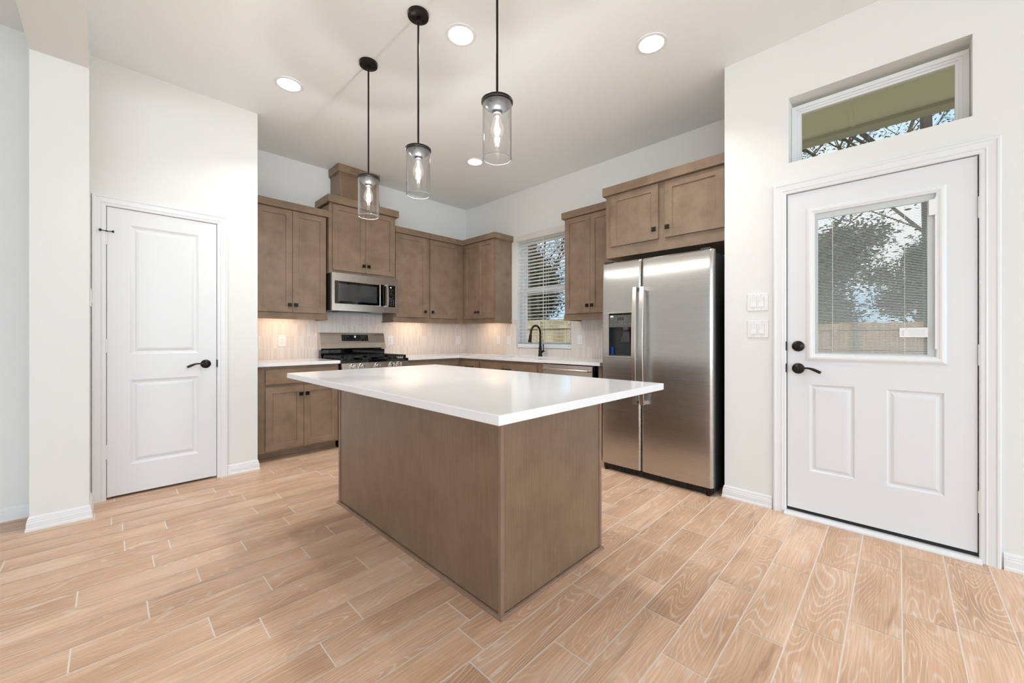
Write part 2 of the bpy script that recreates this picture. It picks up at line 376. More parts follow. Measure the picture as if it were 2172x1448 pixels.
# ------------------------------------------------------------------ floor
def floor():
    P = .611; gap = .0027; E0 = 1.7015; W_ = .1558
    known = {6: .157, 5: -.098, 4: .299, 3: .114, 2: -.098, 1: .281, 0: .426, -1: .717, -2: .548, -3: 1.012, -5: 1.494, -6: 1.165, -7: 1.574, -8: 1.39, -9: 1.73, -10: 1.892, -11: 2.076, -12: 2.287}
    mb = MB(); cols = []
    mb.mat(1).poly([(XL, YR, -.0012), (XR + .1, YR, -.0012), (XR + .1, YB + .1, -.0012), (XL, YB + .1, -.0012)]); cols.append((0, 0, 0, 1)); mb.mat(0)
    k0 = int((YR - E0) / W_) - 1; k1 = int((YB - E0) / W_) + 1
    for k in range(k0, k1 + 1):
        y0, y1 = max(E0 + k * W_ + gap, YR), min(E0 + (k + 1) * W_ - gap, YB)
        if y1 <= y0: continue
        x = known.get(k, random.random() * P); x -= P * math.ceil((x - XL) / P)
        while x < XR:
            a, b = max(x + gap, XL), min(x + P - gap, XR)
            if b > a:
                mb.poly([(a, y0, 0), (b, y0, 0), (b, y1, 0), (a, y1, 0)]); cols.append((random.random(), random.random(), random.random(), 1))
            x += P
    o = mb.build('floor', ['floor', 'grout'], weld=False)
    ca = o.data.color_attributes.new('plank', 'FLOAT_COLOR', 'CORNER')
    for p, c in zip(o.data.polygons, cols):
        for li in p.loop_indices: ca.data[li].color = c
    return struct(o)
floor()
# ------------------------------------------------------------------ walls, ceiling
T = .14
def wallX(name, x0, x1, y0, y1, z0, z1, holes=()):
    mb = MB(); ys = sorted({y0, y1} | {h[k] for h in holes for k in (0, 1)}); zs = sorted({z0, z1} | {h[k] for h in holes for k in (2, 3)})
    for a in range(len(ys) - 1):
        for b in range(len(zs) - 1):
            cy, cz = (ys[a] + ys[a + 1]) / 2, (zs[b] + zs[b + 1]) / 2
            if any(h[0] < cy < h[1] and h[2] < cz < h[3] for h in holes): continue
            mb.box(x0, x1, ys[a], ys[a + 1], zs[b], zs[b + 1])
    return struct(mb.build(name, 'wall', weld=False))
def wallY(name, y0, y1, x0, x1, z0, z1, holes=()):
    mb = MB(); xs = sorted({x0, x1} | {h[k] for h in holes for k in (0, 1)}); zs = sorted({z0, z1} | {h[k] for h in holes for k in (2, 3)})
    for a in range(len(xs) - 1):
        for b in range(len(zs) - 1):
            cx, cz = (xs[a] + xs[a + 1]) / 2, (zs[b] + zs[b + 1]) / 2
            if any(h[0] < cx < h[1] and h[2] < cz < h[3] for h in holes): continue
            mb.box(xs[a], xs[a + 1], y0, y1, zs[b], zs[b + 1])
    return struct(mb.build(name, 'wall', weld=False))
wallY('wall_back', YB, YB + T, PX - T, XR + T, 0, ZC)
wallX('wall_right', XR, XR + T, DY - .1, YB, 0, ZC, [(2.743, 3.632, .995, 2.44)])
wallX('wall_door', DX, DX + T, YR, DY, 0, ZC, [(-.296, .521, -.01, 2.065), (-.273, .508, 2.267, 2.687)])
wallY('wall_fridge', DY - .1, DY, DX + T, XR, 0, ZC)
wallY('wall_pantry', PW, PW + T, XL, PX, 0, ZC, [(-.0155, .6125, -.01, 2.0565)])
wallX('wall_pantry_return', PX - T, PX, PW + T, YB, 0, ZC)
wallX('wall_pillar', PLX0, PLX1, PLY, PW, 0, BZ)
wallX('wall_header', PLX0, PLX1, YR, PW, BZ, ZC)
wallX('wall_left', XL - T, XL, YR, PW, 0, ZC, [(-6.6, -4.2, .4, 2.6), (-3.6, -1.2, .4, 2.6)])
wallY('wall_rear', YR - T, YR, XL, DX + T, 0, ZC, [(-4.6, -1.4, .4, 2.6), (-.6, 2.6, .4, 2.6)])
# closet behind the pantry door
struct(MB().box(-.25, PX - T, PW + T, PW + T + .02, 0, ZC).build('wall_pantry_inner', 'wall'))
struct(MB().box(XL - T, XR + T, YR - T, YB + T, ZC, ZC + .15).build('ceiling', 'ceiling'))
# unseen rear/left windows, added to let light into the room
def plain_window(name, ax, c, a0, a1, z0, z1):
    mb = MB(); t = .05
    def bx(p0, p1, q0, q1):
        if ax == 'y': mb.box(p0, p1, c - .03, c + .03, q0, q1)
        else: mb.box(c - .03, c + .03, p0, p1, q0, q1)
    bx(a0, a0 + t, z0, z1); bx(a1 - t, a1, z0, z1); bx(a0 + t, a1 - t, z0, z0 + t); bx(a0 + t, a1 - t, z1 - t, z1)
    n = max(1, round((a1 - a0) / .95))
    for k in range(1, n): x = a0 + (a1 - a0) * k / n; bx(x - .04, x + .04, z0 + t, z1 - t)
    struct(mb.build(name, 'trim'))
plain_window('window_3', 'y', YR - .07, -4.6, -1.4, .4, 2.6); plain_window('window_4', 'y', YR - .07, -.6, 2.6, .4, 2.6)
plain_window('window_5', 'x', XL - .07, -6.6, -4.2, .4, 2.6); plain_window('window_6', 'x', XL - .07, -3.6, -1.2, .4, 2.6)

# ------------------------------------------------------------------ baseboards
BBP = [(0, 0), (.016, 0), (.0155, .012), (.012, .016), (.0118, .045), (.0095, .05), (.0095, .058), (.007, .062), (.007, .07), (.003, .079), (0, .083)]
def bboard(name, pts):
    """pts: list of (x,y) along the wall; board stands on the right-hand side of the path"""
    mb = MB(); n = len(pts); rows = []
    for d, h in BBP:
        row = []
        for j in range(n):
            p = Vector(pts[j]); ns = []
            if j > 0: e = (Vector(pts[j]) - Vector(pts[j - 1])).normalized(); ns.append(Vector((e.y, -e.x)))
            if j < n - 1: e = (Vector(pts[j + 1]) - Vector(pts[j])).normalized(); ns.append(Vector((e.y, -e.x)))
            q = p + (ns[0] if len(ns) == 1 else (ns[0] + ns[1])) * d
            row.append((q.x, q.y, h))
        rows.append(row)
    for a in range(len(rows) - 1):
        for j in range(n - 1): mb.poly([rows[a][j], rows[a][j + 1], rows[a + 1][j + 1], rows[a + 1][j]])
    for j in (0, n - 1): mb.poly([r[j] for r in rows])
    return struct(mb.build(name, 'trim'))
bboard('baseboard_left', [(XL, PW), (PLX0, PW), (PLX0, PLY), (PLX1, PLY), (PLX1, PW - .02)])
bboard('baseboard_pantry', [(.676, PW), (PX, PW), (PX, 4.09)])
bboard('baseboard_door', [(DX + .7, DY), (DX, DY), (DX, .599)])
bboard('baseboard_right', [(DX, -.3725), (DX, YR)])
# ------------------------------------------------------------------ door casings (trim)
CAS = [(0, .0), (0, .010), (.006, .0135), (.018, .014), (.022, .0175), (.028, .0155), (.052, .0175), (.058, .0215), (.066, .0215), (.070, .017), (.070, 0)]
def casing(name, a0, a1, b1, mp, jamb):
    mb = MB(); mb.frame(a0, a1, 0, b1, CAS, mp, closed=False)
    R = [mp(a0, 0, 0), mp(a0, b1, 0), mp(a1, b1, 0), mp(a1, 0, 0)]; R2 = [mp(a0, 0, -jamb), mp(a0, b1, -jamb), mp(a1, b1, -jamb), mp(a1, 0, -jamb)]
    for k in range(3): mb.poly([R[k], R[k + 1], R2[k + 1], R2[k]])
    def sb(u0, u1, v0, v1):
        c = [mp(u0, v0, -.052), mp(u1, v1, -.09)]
        mb.box(min(c[0][0], c[1][0]), max(c[0][0], c[1][0]), min(c[0][1], c[1][1]), max(c[0][1], c[1][1]), min(c[0][2], c[1][2]), max(c[0][2], c[1][2]))
    sb(a0, a0 + .022, 0, b1); sb(a1 - .022, a1, 0, b1); sb(a0 + .022, a1 - .022, b1 - .022, b1)
    return struct(mb.build(name, 'trim'))
casing('trim_1', -.014, .611, 2.055, YW_(PW), .14)
casing('trim_2', -.2945, .5195, 2.0635, XW_(DX), .14)

# ------------------------------------------------------------------ small hardware
def lever(parent, base, out, side, up=(0, 0, 1), name='door_handle', R_=.034):
    """out: unit vector out of the door; side: unit vector the lever points"""
    o, s = Vector(out), Vector(side); b = Vector(base)
    ax = 'x' if abs(o.x) > .5 else 'y'; sg = o.x + o.y
    mb = MB()
    mb.lathe([(R_, 0), (R_, .004 * sg), (R_ * .93, .011 * sg), (R_ * .72, .016 * sg), (.016, .02 * sg), (.0115, .024 * sg), (.0115, .05 * sg), (.006, .056 * sg), (0, .057 * sg)], b, 28, ax, cap=False)
    h = mb.build(name, 'bronze', parent, smooth=True)
    pts = []; rad = []
    for k in range(13):
        t = k / 12; p = b + o * (.044 - .01 * math.sin(t * PI)) + s * (t * .118) + Vector((0, 0, -.006 + .014 * math.sin(t * PI * 1.15) - .006 * t))
        pts.append(p); rad.append(.0085 - .0035 * math.sin(min(t * 1.4, 1) * PI) + .0005)
    MB().tube(pts, rad, 10).build('lever', 'bronze', h, smooth=True)
    return h
def hinge(parent, x, y, z0, z1, ax):
    mb = MB(); mb.lathe([(.0065, 0), (.0065, z1 - z0)], (x, y, z0), 12)
    for k in (1, 2): z = z0 + (z1 - z0) * k / 3; mb.lathe([(.0072, -.0008), (.0072, .0008)], (x, y, z), 12)
    mb.build('hinge', 'trim', parent, smooth=True)

# ------------------------------------------------------------------ door_1: pantry door
RP = [(.006, -.004), (.018, -.009), (.026, -.009), (.036, -.004), (.046, -.0015)]
d1 = bpy.data.objects.new('door_1', None); COL.objects.link(d1); d1.location = (-.008, PW, 0); struct(d1, 'white two-panel pantry door in the left wall')
mp = YW_(PW - .002)
MB().panels(-.011, .608, .018, 2.052, [(.105, .492, 1.015, 1.942), (.105, .492, .224, .831)], RP, mp, -.035).build('door_slab', 'door', d1)
lever(d1, (.538, PW - .002, .926), (0, -1, 0), (-1, 0, 0))
h = MB(); h.lathe([(.026, 0), (.026, .004), (.02, .007), (0, .008)], (.6155, PW + .004, .926), 20, 'y'); 
MB().box(.606, .618, PW - .013, PW + .01, .895, .958).build('strike_plate', 'bronze', d1, .004)
for a, b in ((1.785, 1.885), (1.03, 1.128), (.287, .385)): hinge(d1, -.0135, PW - .008, a, b, 'y')
sp = MB(); sp.tube([(-.0135, PW - .012, 1.878), (-.036, PW - .022, 1.88)], .0028, 8).lathe([(.0085, -.006), (.0085, .004), (.005, .006)], (-.043, PW - .026, 1.879), 14, 'x')
sp.tube([(-.0135, PW - .012, 1.878), (.012, PW - .024, 1.877)], .0028, 8).lathe([(.004, -.004), (.0085, .004), (.0085, .008)], (.016, PW - .026, 1.877), 14, 'x').lathe([(.006, -.004), (.006, .005)], (-.0135, PW - .010, 1.878), 12)
sp.build('door_stop', 'bronze', d1, smooth=True)

# ------------------------------------------------------------------ door_2: exterior half-glass door
d2 = bpy.data.objects.new('door_2', None); COL.objects.link(d2); d2.location = (DX, -.29, 0); struct(d2, 'white half-glass exterior door with enclosed mini blinds')
def X2(u, v, h): return (DX + .004 - h, u, v)
RP2 = [(.003, -.003), (.008, -.008), (.016, -.009), (.03, -.002), (.038, -.0012)]
sl = MB(); sl.panels(-.290, .515, .043, 2.060, [(.184, .398, .297, .842), (-.176, .046, .297, .842)], RP2, X2)
# cut for the glass: rebuild as bands
def slab2():
    mb = MB(); g = (-.150, .374, 1.03, 1.912)
    mb.panels(-.290, .515, .043, g[2], [(.184, .398, .297, .842), (-.176, .046, .297, .842)], RP2, X2)
    for a0, a1, b0, b1 in ((-.29, .515, g[3], 2.06), (-.29, g[0], g[2], g[3]), (g[1], .515, g[2], g[3])):
        mb.poly([X2(a0, b0, 0), X2(a1, b0, 0), X2(a1, b1, 0), X2(a0, b1, 0)])
    for (a0, a1, b0, b1) in ((-.29, .515, .043, 2.06), g):
        c = [(a0, b0), (a1, b0), (a1, b1), (a0, b1)]
        for k in range(4): mb.poly([X2(*c[k], 0), X2(*c[(k + 1) % 4], 0), X2(*c[(k + 1) % 4], -.044), X2(*c[k], -.044)])
    for a0, a1, b0, b1 in ((-.29, .515, g[3], 2.06), (-.29, .515, .043, g[2]), (-.29, g[0], g[2], g[3]), (g[1], .515, g[2], g[3])):
        mb.poly([X2(a0, b0, -.044), X2(a1, b0, -.044), X2(a1, b1, -.044), X2(a0, b1, -.044)])
    return mb.build('door_slab', 'door', d2)
slab2()
LF = [(0, -.012), (0, .004), (.004, .008), (.01, .0085), (.014, .012), (.022, .0135), (.03, .012), (.036, .007), (.040, .006), (.040, -.001)]
MB().frame(-.145, .372, 1.033, 1.908, LF, X2).build('lite_frame', 'trim', d2)
# white spacer inside the glass and the slider channel on the hinge side
MB().box(DX + .014, DX + .03, -.150, -.114, 1.033, 1.91).box(DX + .014, DX + .03, .358, .374, 1.033, 1.91).box(DX + .014, DX + .03, -.114, .358, 1.875, 1.91).box(DX + .014, DX + .03, -.114, .358, 1.03, 1.042).build('glass_spacer', 'trim', d2)
MB().box(DX + .005, DX + .0065, -.150, .374, 1.03, 1.91).build('glass_pane', 'glass', d2)
MB().box(DX + .0415, DX + .043, -.150, .374, 1.03, 1.91).build('glass_pane', 'glass', d2)
mb = MB(); z = 1.047; tl = math.radians(24)
while z < 1.872:
    dx, dz = .0062 * math.cos(tl), .0062 * math.sin(tl)
    mb.poly([(DX + .0225 - dx, -.113, z - dz), (DX + .0225 - dx, .357, z - dz), (DX + .0225 + dx, .357, z + dz), (DX + .0225 + dx, -.113, z + dz)]); z += .00905
mb.build('blind_slats', 'miniblind', d2, weld=False)
for y in (-.027, .287): MB().box(DX + .0150, DX + .0158, y - .0008, y + .0008, 1.042, 1.875).box(DX + .029, DX + .0298, y - .0008, y + .0008, 1.042, 1.875).build('ladder_cord', 'miniblind', d2)
MB().box(DX - .006, DX + .004, -.149, -.141, 1.075, 1.885).build('slider_rail', 'trim', d2, .001)
MB().box(DX - .010, DX + .004, -.146, -.118, 1.79, 1.875).build('slider', 'plastic', d2, .002)
st = MB().box(DX + .0035, DX + .0049, -.116, -.006, 1.138, 1.190).build('sticker', 'plastic', d2); st['label'] = 'white paper label on the glass'
mb = MB()
for k in range(4): mb.box(DX + .0031, DX + .0035, -.106, -.040 - .004 * (k % 2), 1.149 + k * .009, 1.1515 + k * .009)
mb.box(DX + .0031, DX + .0035, -.024, -.016, 1.146, 1.176)
mb.build('print_lines', simple('faint_print', lin(212, 213, 216), .5), st)
MB().poly([(DX + .0030, -.030, 1.180), (DX + .0030, -.033, 1.1815), (DX + .0030, -.036, 1.1850), (DX + .0030, -.033, 1.1838)]).build('print_mark', 'darkgrey', st)
hb = MB().lathe([(.034, 0), (.034, -.004), (.031, -.012), (.024, -.016), (0, -.018)], (DX + .004, .457, 1.081), 28, 'x', cap=False).build('deadbolt', 'bronze', d2, smooth=True)
tb = MB(); tb.prism([(-.021, -.004), (-.021, .004), (.021, .004), (.021, -.004)], lambda a, b, h: (DX - .012 - h, .457 + a * .6 + b * .8, 1.081 - a * .8 + b * .6), 0, .014); tb.build('thumb_turn', 'bronze', hb, .002)
lever(d2, (DX + .004, .457, .939), (-1, 0, 0), (0, -1, 0))
for z in (1.081, .939): MB().box(DX - .012, DX + .01, .5165, .5255, z - .03, z + .03).build('strike_plate', 'bronze', d2, .004)
for a, b in ((1.741, 1.851), (.995, 1.102), (.249, .359)): hinge(d2, DX - .004, -.297, a, b, 'x')
MB().box(DX + .006, DX + .05, -.29, .515, .026, .044).build('door_sweep', 'black', d2)
struct(MB().prism([(-.045, 0), (-.045, .012), (-.02, .022), (.15, .022), (.15, 0)], lambda a, b, h: (DX + a, h, b), -.302, .527).build('trim_3', 'trim', bevel=.002), 'white threshold under the exterior door')
# ------------------------------------------------------------------ window_2: transom above the exterior door
w2 = bpy.data.objects.new('window_2', None); COL.objects.link(w2); w2.location = (DX + .1, .117, 2.267); struct(w2, 'low wide transom window above the exterior door')
TF = [(0, -.03), (0, .0), (.012, .0), (.014, .008), (.026, .008), (.028, .016), (.050, .018), (.050, -.03)]
MB().frame(-.221, .456, 2.20, 2.612, TF, XW_(DX + .112)).build('window_frame', 'trim', w2)
MB().box(DX + .12, DX + .124, -.225, .46, 2.19, 2.62).build('glass_pane', 'transom', w2)
struct(MB().box(DX + .02, DX + T, -.273, .508, 2.262, 2.267).build('trim_4', 'trim'))

# ------------------------------------------------------------------ window_1: kitchen window over the sink
w1 = bpy.data.objects.new('window_1', None); COL.objects.link(w1); w1.location = (XR + .1, 3.19, .995); struct(w1, 'white single-hung window over the sink')
X0 = XR + .095
MB().box(X0, X0 + .045, 3.585, 3.632, .995, 2.44).box(X0, X0 + .045, 2.743, 2.79, .995, 2.44).box(X0, X0 + .045, 2.79, 3.585, .995, 1.035).box(X0, X0 + .045, 2.79, 3.585, 2.395, 2.44).build('window_frame', 'trim', w1, .002)
MB().box(X0 - .012, X0 + .02, 3.545, 3.585, 1.035, 1.76).box(X0 - .012, X0 + .02, 2.79, 2.83, 1.035, 1.76).box(X0 - .012, X0 + .02, 2.83, 3.545, 1.035, 1.08).box(X0 - .012, X0 + .02, 2.83, 3.545, 1.715, 1.76).build('lower_sash', 'trim', w1, .002)
MB().box(X0 + .022, X0 + .042, 2.79, 2.815, 1.74, 2.395).box(X0 + .022, X0 + .042, 3.56, 3.585, 1.74, 2.395).box(X0 + .022, X0 + .042, 2.815, 3.56, 1.74, 1.785).box(X0 + .022, X0 + .042, 2.815, 3.56, 2.37, 2.395).build('upper_sash', 'trim', w1, .002)
MB().box(X0, X0 + .004, 2.83, 3.545, 1.08, 1.715).build('glass_pane', 'glass', w1)
MB().box(X0 + .03, X0 + .034, 2.815, 3.56, 1.785, 2.37).build('glass_pane', 'glass', w1)
# blind
bl = thing('window_blind', 'white horizontal slat blind lowered over the sink window, slats open', 'blind', (XR + .03, 3.19, 1.0))
mb = MB(); z = 1.075; tl = math.radians(-6)
while z < 2.40:
    dx, dz = .025 * math.cos(tl), .025 * math.sin(tl); t = .0014
    mb.prism([(-dx, -dz - t), (dx, dz - t), (dx, dz + t), (-dx, -dz + t)], lambda a, b, h, z=z: (XR + .034 + a, h, z + b), 2.752, 3.622); z += .0438
mb.build('slats', 'blind', bl, weld=False)
MB().box(XR + .0, XR + .05, 2.750, 3.624, 1.0, 1.052).build('bottom_rail', 'trim', bl, .004)
for y in (2.785, 3.59): MB().lathe([(.005, 0), (.005, -.002), (.003, -.0035)], (XR, y, 1.03), 12, 'x').build('end_plug', 'plastic_line', bl)
VAL = [(0, 2.405), (-.012, 2.405), (-.012, 2.425), (-.016, 2.43), (-.016, 2.447), (-.022, 2.455), (-.024, 2.473), (0, 2.473)]
MB().prism(VAL, lambda a, b, h: (XR - .002 + a, h, b), 2.72, 3.66).build('valance', m_paint('valance_cream', lin(226, 220, 213), .5, 0.02), bl)
MB().box(XR, XR + .055, 2.752, 3.622, 2.40, 2.438).build('headrail', 'blind', bl)
for y in (2.84, 3.14, 3.53):
    MB().box(XR + .0072, XR + .0088, y - .0012, y + .0012, 1.05, 2.41).box(XR + .0592, XR + .0608, y - .0012, y + .0012, 1.05, 2.41).build('ladder_cord', 'blind', bl)
MB().tube([(XR + .002, 3.175, 2.4), (XR - .002, 3.18, 1.10)], .0035, 8).build('tilt_wand', 'plastic', bl)

# ------------------------------------------------------------------ tile backsplash
mb = MB(); t = .010
mb.box(PX, XR - t, YB - t, YB, CT1 - .02, 1.40)
for a, b, c_, d in ((1.945, 2.743, CT1 - .02, 1.371), (2.743, 3.632, CT1 - .02, .995), (3.632, YB, CT1 - .02, 1.371)): mb.box(XR - t, XR, a, b, c_, d)
struct(mb.build('wall_backsplash', 'tile', weld=False))

# ------------------------------------------------------------------ cabinets
SH = [(.0008, -.0015), (.0018, -.009), (.0025, -.0095)]
def knob(parent, x, y, z, dr=(0, -1)):
    mb = MB()
    def fr(a, b, h): return (x + a, y - h, z + b)
    mb.prism([(-.006, -.006), (.006, -.006), (.006, .006), (-.006, .006)], fr, 0, .014)
    s = .0170; q = .014
    i = [( -s, -s), (s, -s), (s, s), (-s, s)]
    mb.prism(i, fr, .013, .021)
    for k in range(4):
        a, b = i[k], i[(k + 1) % 4]; mb.poly([fr(*a, .021), fr(*b, .021), fr(b[0] * q / s, b[1] * q / s, .025), fr(a[0] * q / s, a[1] * q / s, .025)])
    mb.poly([fr(p[0] * q / s, p[1] * q / s, .025) for p in i])
    return mb.build('knob', 'bronze', parent, local=True, weld=False)
def pull(parent, x, y, z, w_=.128):
    pts = [(x - w_ / 2, y, z), (x - w_ / 2, y - .02, z), (x - w_ / 2 + .008, y - .03, z), (x + w_ / 2 - .008, y - .03, z), (x + w_ / 2, y - .02, z), (x + w_ / 2, y, z)]
    MB().tube(pts, .0058, 8).build('pull', 'bronze', parent, local=True, smooth=True)
def cabinet(name, label, org, rot, wd, dep, z0, z1, doors=(), drawers=(), crown=None, rail=None, toe=None, group=None, cat='cabinet', st=.056):
    """local frame: x to the right seen from the front, y=0 at the wall, front at -dep"""
    r = thing(name, label, cat, (org[0], org[1], 0), rot, group)
    if toe:
        mb = MB().box(0, wd, -dep, -.002, toe, z1).box(0, wd, -dep + .075, -.002, 0, toe)
    else: mb = MB().box(0, wd, -dep, -.002, z0, z1)
    mb.build('body', 'wood', r, .0012, local=True)
    if toe: MB().box(0, wd, -dep + .063, -dep + .074, 0, .018).build('toe_moulding', 'woodh', r, .003, local=True)
    def F(u, v, h): return (u, -dep - .0205 - h, v)
    for (a, b, c0, c1, kx, kz) in doors:
        d = MB().panels(a, b, c0, c1, [(a + st, b - st, c0 + st, c1 - st)], SH, F, -.0195).build('door', 'wood', r, .0012, local=True)
        if kx is not None: knob(d, kx, -dep - .0205, kz)
    for (a, b, c0, c1, kind) in drawers:
        d = MB().box(a, b, -dep - .0205, -dep - .001, c0, c1).build('drawer_front', 'woodh', r, .0015, local=True)
        if kind == 'pull': pull(d, (a + b) / 2, -dep - .0205, (c0 + c1) / 2 + .0)
    if crown:
        a, b, c0, c1, fr, ba = crown       # x0,x1,z0,z1, forward overhang in front of the doors, depth back to wall
        mb = MB().box(a, b, -dep - .0205 - fr, -ba, c0, c1)
        mb.box(max(a + .012, 0) if a < 0 else a, b - .012 if b > wd else b, -dep - .006, -ba, c0 - .012, c0)
        mb.build('crown_moulding', 'woodh', r, .0015, local=True)
    if rail:
        a, b, c0, c1, left, right = rail
        mb = MB().box(a, b, -dep - .006, -dep + .014, c0 + .022, c1).box(a, b, -dep - .016, -dep + .014, c0, c0 + .022)
        if left: mb.box(a + .010, a + .026, -dep + .014, -.012, c0 + .022, c1).box(a, a + .026, -dep + .014, -.012, c0, c0 + .022)
        if right: mb.box(b - .026, b - .010, -dep + .014, -.012, c0 + .022, c1).box(b - .026, b, -dep + .014, -.012, c0, c0 + .022)
        mb.build('light_rail', 'woodh', r, .0012, local=True, weld=False)
    return r
U0, U1 = 1.391, 2.417; UD = .2916; RZ = 1.322
# upper run, range wall
cabinet('wall_cabinet', 'brown two-door wall cabinet left of the microwave, beside the white pantry wall', (PX + .001, YB), 0, .735, UD, U0 - .004, 2.421,
        doors=[(.0805, .3975, U0, U1, .3715, 1.465), (.4015, .725, U0, U1, .4295, 1.465)], crown=(0, .748, 2.421, 2.492, .027, .002), rail=(0, .747, RZ, U0 - .004, False, True))
MX0 = 1.642; MD = YB - 4.3632
cabinet('microwave_cabinet', 'taller brown two-door wall cabinet directly above the microwave', (MX0, YB), 0, .778, MD, 1.828, 2.580,
        doors=[(1.6756 - MX0, 2.0365 - MX0, 1.865, 2.574, 2.014 - MX0, 1.943), (2.0400 - MX0, 2.3984 - MX0, 1.865, 2.574, 2.072 - MX0, 1.943)],
        crown=(-.026, .800, 2.580, 2.659, .030, .002))
# chimney box above it
ch = thing('vent_chimney', 'tapered brown wood vent box between microwave cabinet and ceiling', 'vent cover', (2.0, YB, 2.659))
mb = MB(); i = len(mb.v)
x0, x1 = 1.785, 2.228
pf = [(YB - .002, 2.66), (4.385, 2.66), (4.455, 3.0), (YB - .002, 3.0)]
mb.prism(pf, lambda a, b, h: (h, a, b), x0, x1); mb.build('body', 'island', ch, .001)
for xa, xb in ((x0 - .003, x0 + .016), (x1 - .016, x1 + .003)):
    mb = MB().prism([(4.405, 2.66), (4.379, 2.66), (4.449, 3.0), (4.475, 3.0)], lambda a, b, h: (h, a, b), xa, xb)
    mb.build('corner_trim', 'islandtrim', ch, .001)
MB().box(1.7627, 2.250, 4.42, YB - .002, 2.976, ZC - .002).box(1.775, 2.238, 4.436, YB - .002, 2.966, 2.976).build('crown_moulding', 'woodh', ch, .0015)
cabinet('wall_cabinet', 'brown two-door wall cabinet between the microwave and the kitchen corner', (2.424, YB), 0, XR - .003 - 2.424, UD, U0 - .004, 2.421,
        doors=[(2.4392 - 2.424, 2.8819 - 2.424, U0, U1, 2.856 - 2.424, 1.468), (2.9367 - 2.424, 3.3854 - 2.424, U0, U1, 2.968 - 2.424, 1.468)],
        crown=(0, 3.4494 - 2.424 + .03, 2.421, 2.492, .027, .002), rail=(-.012, 3.4943 - 2.424, RZ, U0 - .004, True, False))
# right wall: origin at image-left end, x runs toward -Y
RD = XR - 3.4943
y0 = 4.4; cabinet('wall_cabinet', 'narrow two-door brown wall cabinet left of the window, its side panel facing it', (XR, y0), -PI / 2, y0 - 3.728, RD, U0 - .004, 2.421,
        doors=[(y0 - 4.3487, y0 - 4.0685, U0, U1, y0 - 4.097, 1.475), (y0 - 4.0655, y0 - 3.748, U0, U1, y0 - 4.036, 1.475)],
        crown=(0, y0 - 3.698, 2.421, 2.492, .0249, .002), rail=(0, y0 - 3.715, RZ, U0 - .004, False, True), st=.052)
y0 = 2.617; cabinet('wall_cabinet', 'brown two-door wall cabinet between the window and the refrigerator cabinet', (XR, y0), -PI / 2, y0 - 1.9415, RD, U0 - .004, 2.421,
        doors=[(y0 - 2.6056, y0 - 2.2858, U0, U1, y0 - 2.313, 1.470), (y0 - 2.2828, y0 - 1.962, U0, U1, y0 - 2.255, 1.470)],
        crown=(-.018, y0 - 1.9415, 2.421, 2.492, .0249, .002), rail=(-.010, y0 - 1.9415, RZ, U0 - .004, True, False))
y0 = 1.9395; FD = XR - 3.2205
cabinet('refrigerator_cabinet', 'wide brown two-door cabinet built above the stainless refrigerator', (XR, y0), -PI / 2, y0 - .893, FD, 1.863, 2.428,
        doors=[(y0 - 1.8841, y0 - 1.4355, 1.962, 2.4368 - .012, y0 - 1.468, 2.044), (y0 - 1.3775, y0 - .9287, 1.962, 2.4368 - .012, y0 - 1.354, 2.044)],
        crown=(-.0113, y0 - .893, 2.428, 2.504, .030, .002), st=.060)
# base cabinets
cabinet('base_cabinet', 'brown base cabinet with one wide drawer over two doors, left of the range', (PX + .002, YB), 0, 1.6365 - PX, YB - 4.1005, 0, CT0, toe=.085,
        doors=[(.981 - PX, 1.299 - PX, .104, .680, 1.273 - PX, .602), (1.3025 - PX, 1.620 - PX, .104, .680, 1.33 - PX, .602)], drawers=[(.981 - PX, 1.620 - PX, .706, .840, None)])
cabinet('corner_cabinet', 'brown base cabinet between the range and the kitchen corner', (2.409, YB), 0, XR - 2.409 - .003, YB - 4.1005, 0, CT0, toe=.085,
        doors=[(2.43 - 2.409, 3.08 - 2.409, .104, .680, 2.47 - 2.409, .60)], drawers=[(2.43 - 2.409, 3.08 - 2.409, .706, .840, None)])
y0 = 4.098; BD = XR - 3.1905
cabinet('drawer_base_cabinet', 'brown base cabinet with a drawer and black pull beside the corner', (XR, y0), -PI / 2, y0 - 3.671, BD, 0, CT0, toe=.085,
        doors=[(y0 - 4.03, y0 - 3.69, .104, .680, y0 - 3.72, .60)], drawers=[(y0 - 4.03, y0 - 3.69, .706, .840, 'pull')])
y0 = 3.670; cabinet('sink_base_cabinet', 'brown sink base cabinet under the window with a black pull', (XR, y0), -PI / 2, y0 - 2.662, BD, 0, CT0 - .155, toe=.085,
        doors=[(y0 - 3.65, y0 - 3.205, .104, .680, y0 - 3.235, .60), (y0 - 3.20, y0 - 2.75, .104, .680, y0 - 3.17, .60)])
r = [o for o in bpy.data.objects if o.name == 'sink_base_cabinet'][0]
MB().box(0, y0 - 2.662, -BD, -BD + .02, CT0 - .155, CT0).build('face_frame', 'wood', r, local=True)
d = MB().box(y0 - 3.65, y0 - 2.75, -BD - .0205, -BD - .001, .706, .840).build('drawer_front', 'woodh', r, .0015, local=True); pull(d, y0 - 3.2, -BD - .0205, .773)
tag(MB().box(3.19, XR - .003, 1.966, 2.003, 0, CT0).build('end_panel', 'wood', bevel=.001), 'narrow brown end panel between the dishwasher and the refrigerator', 'panel')

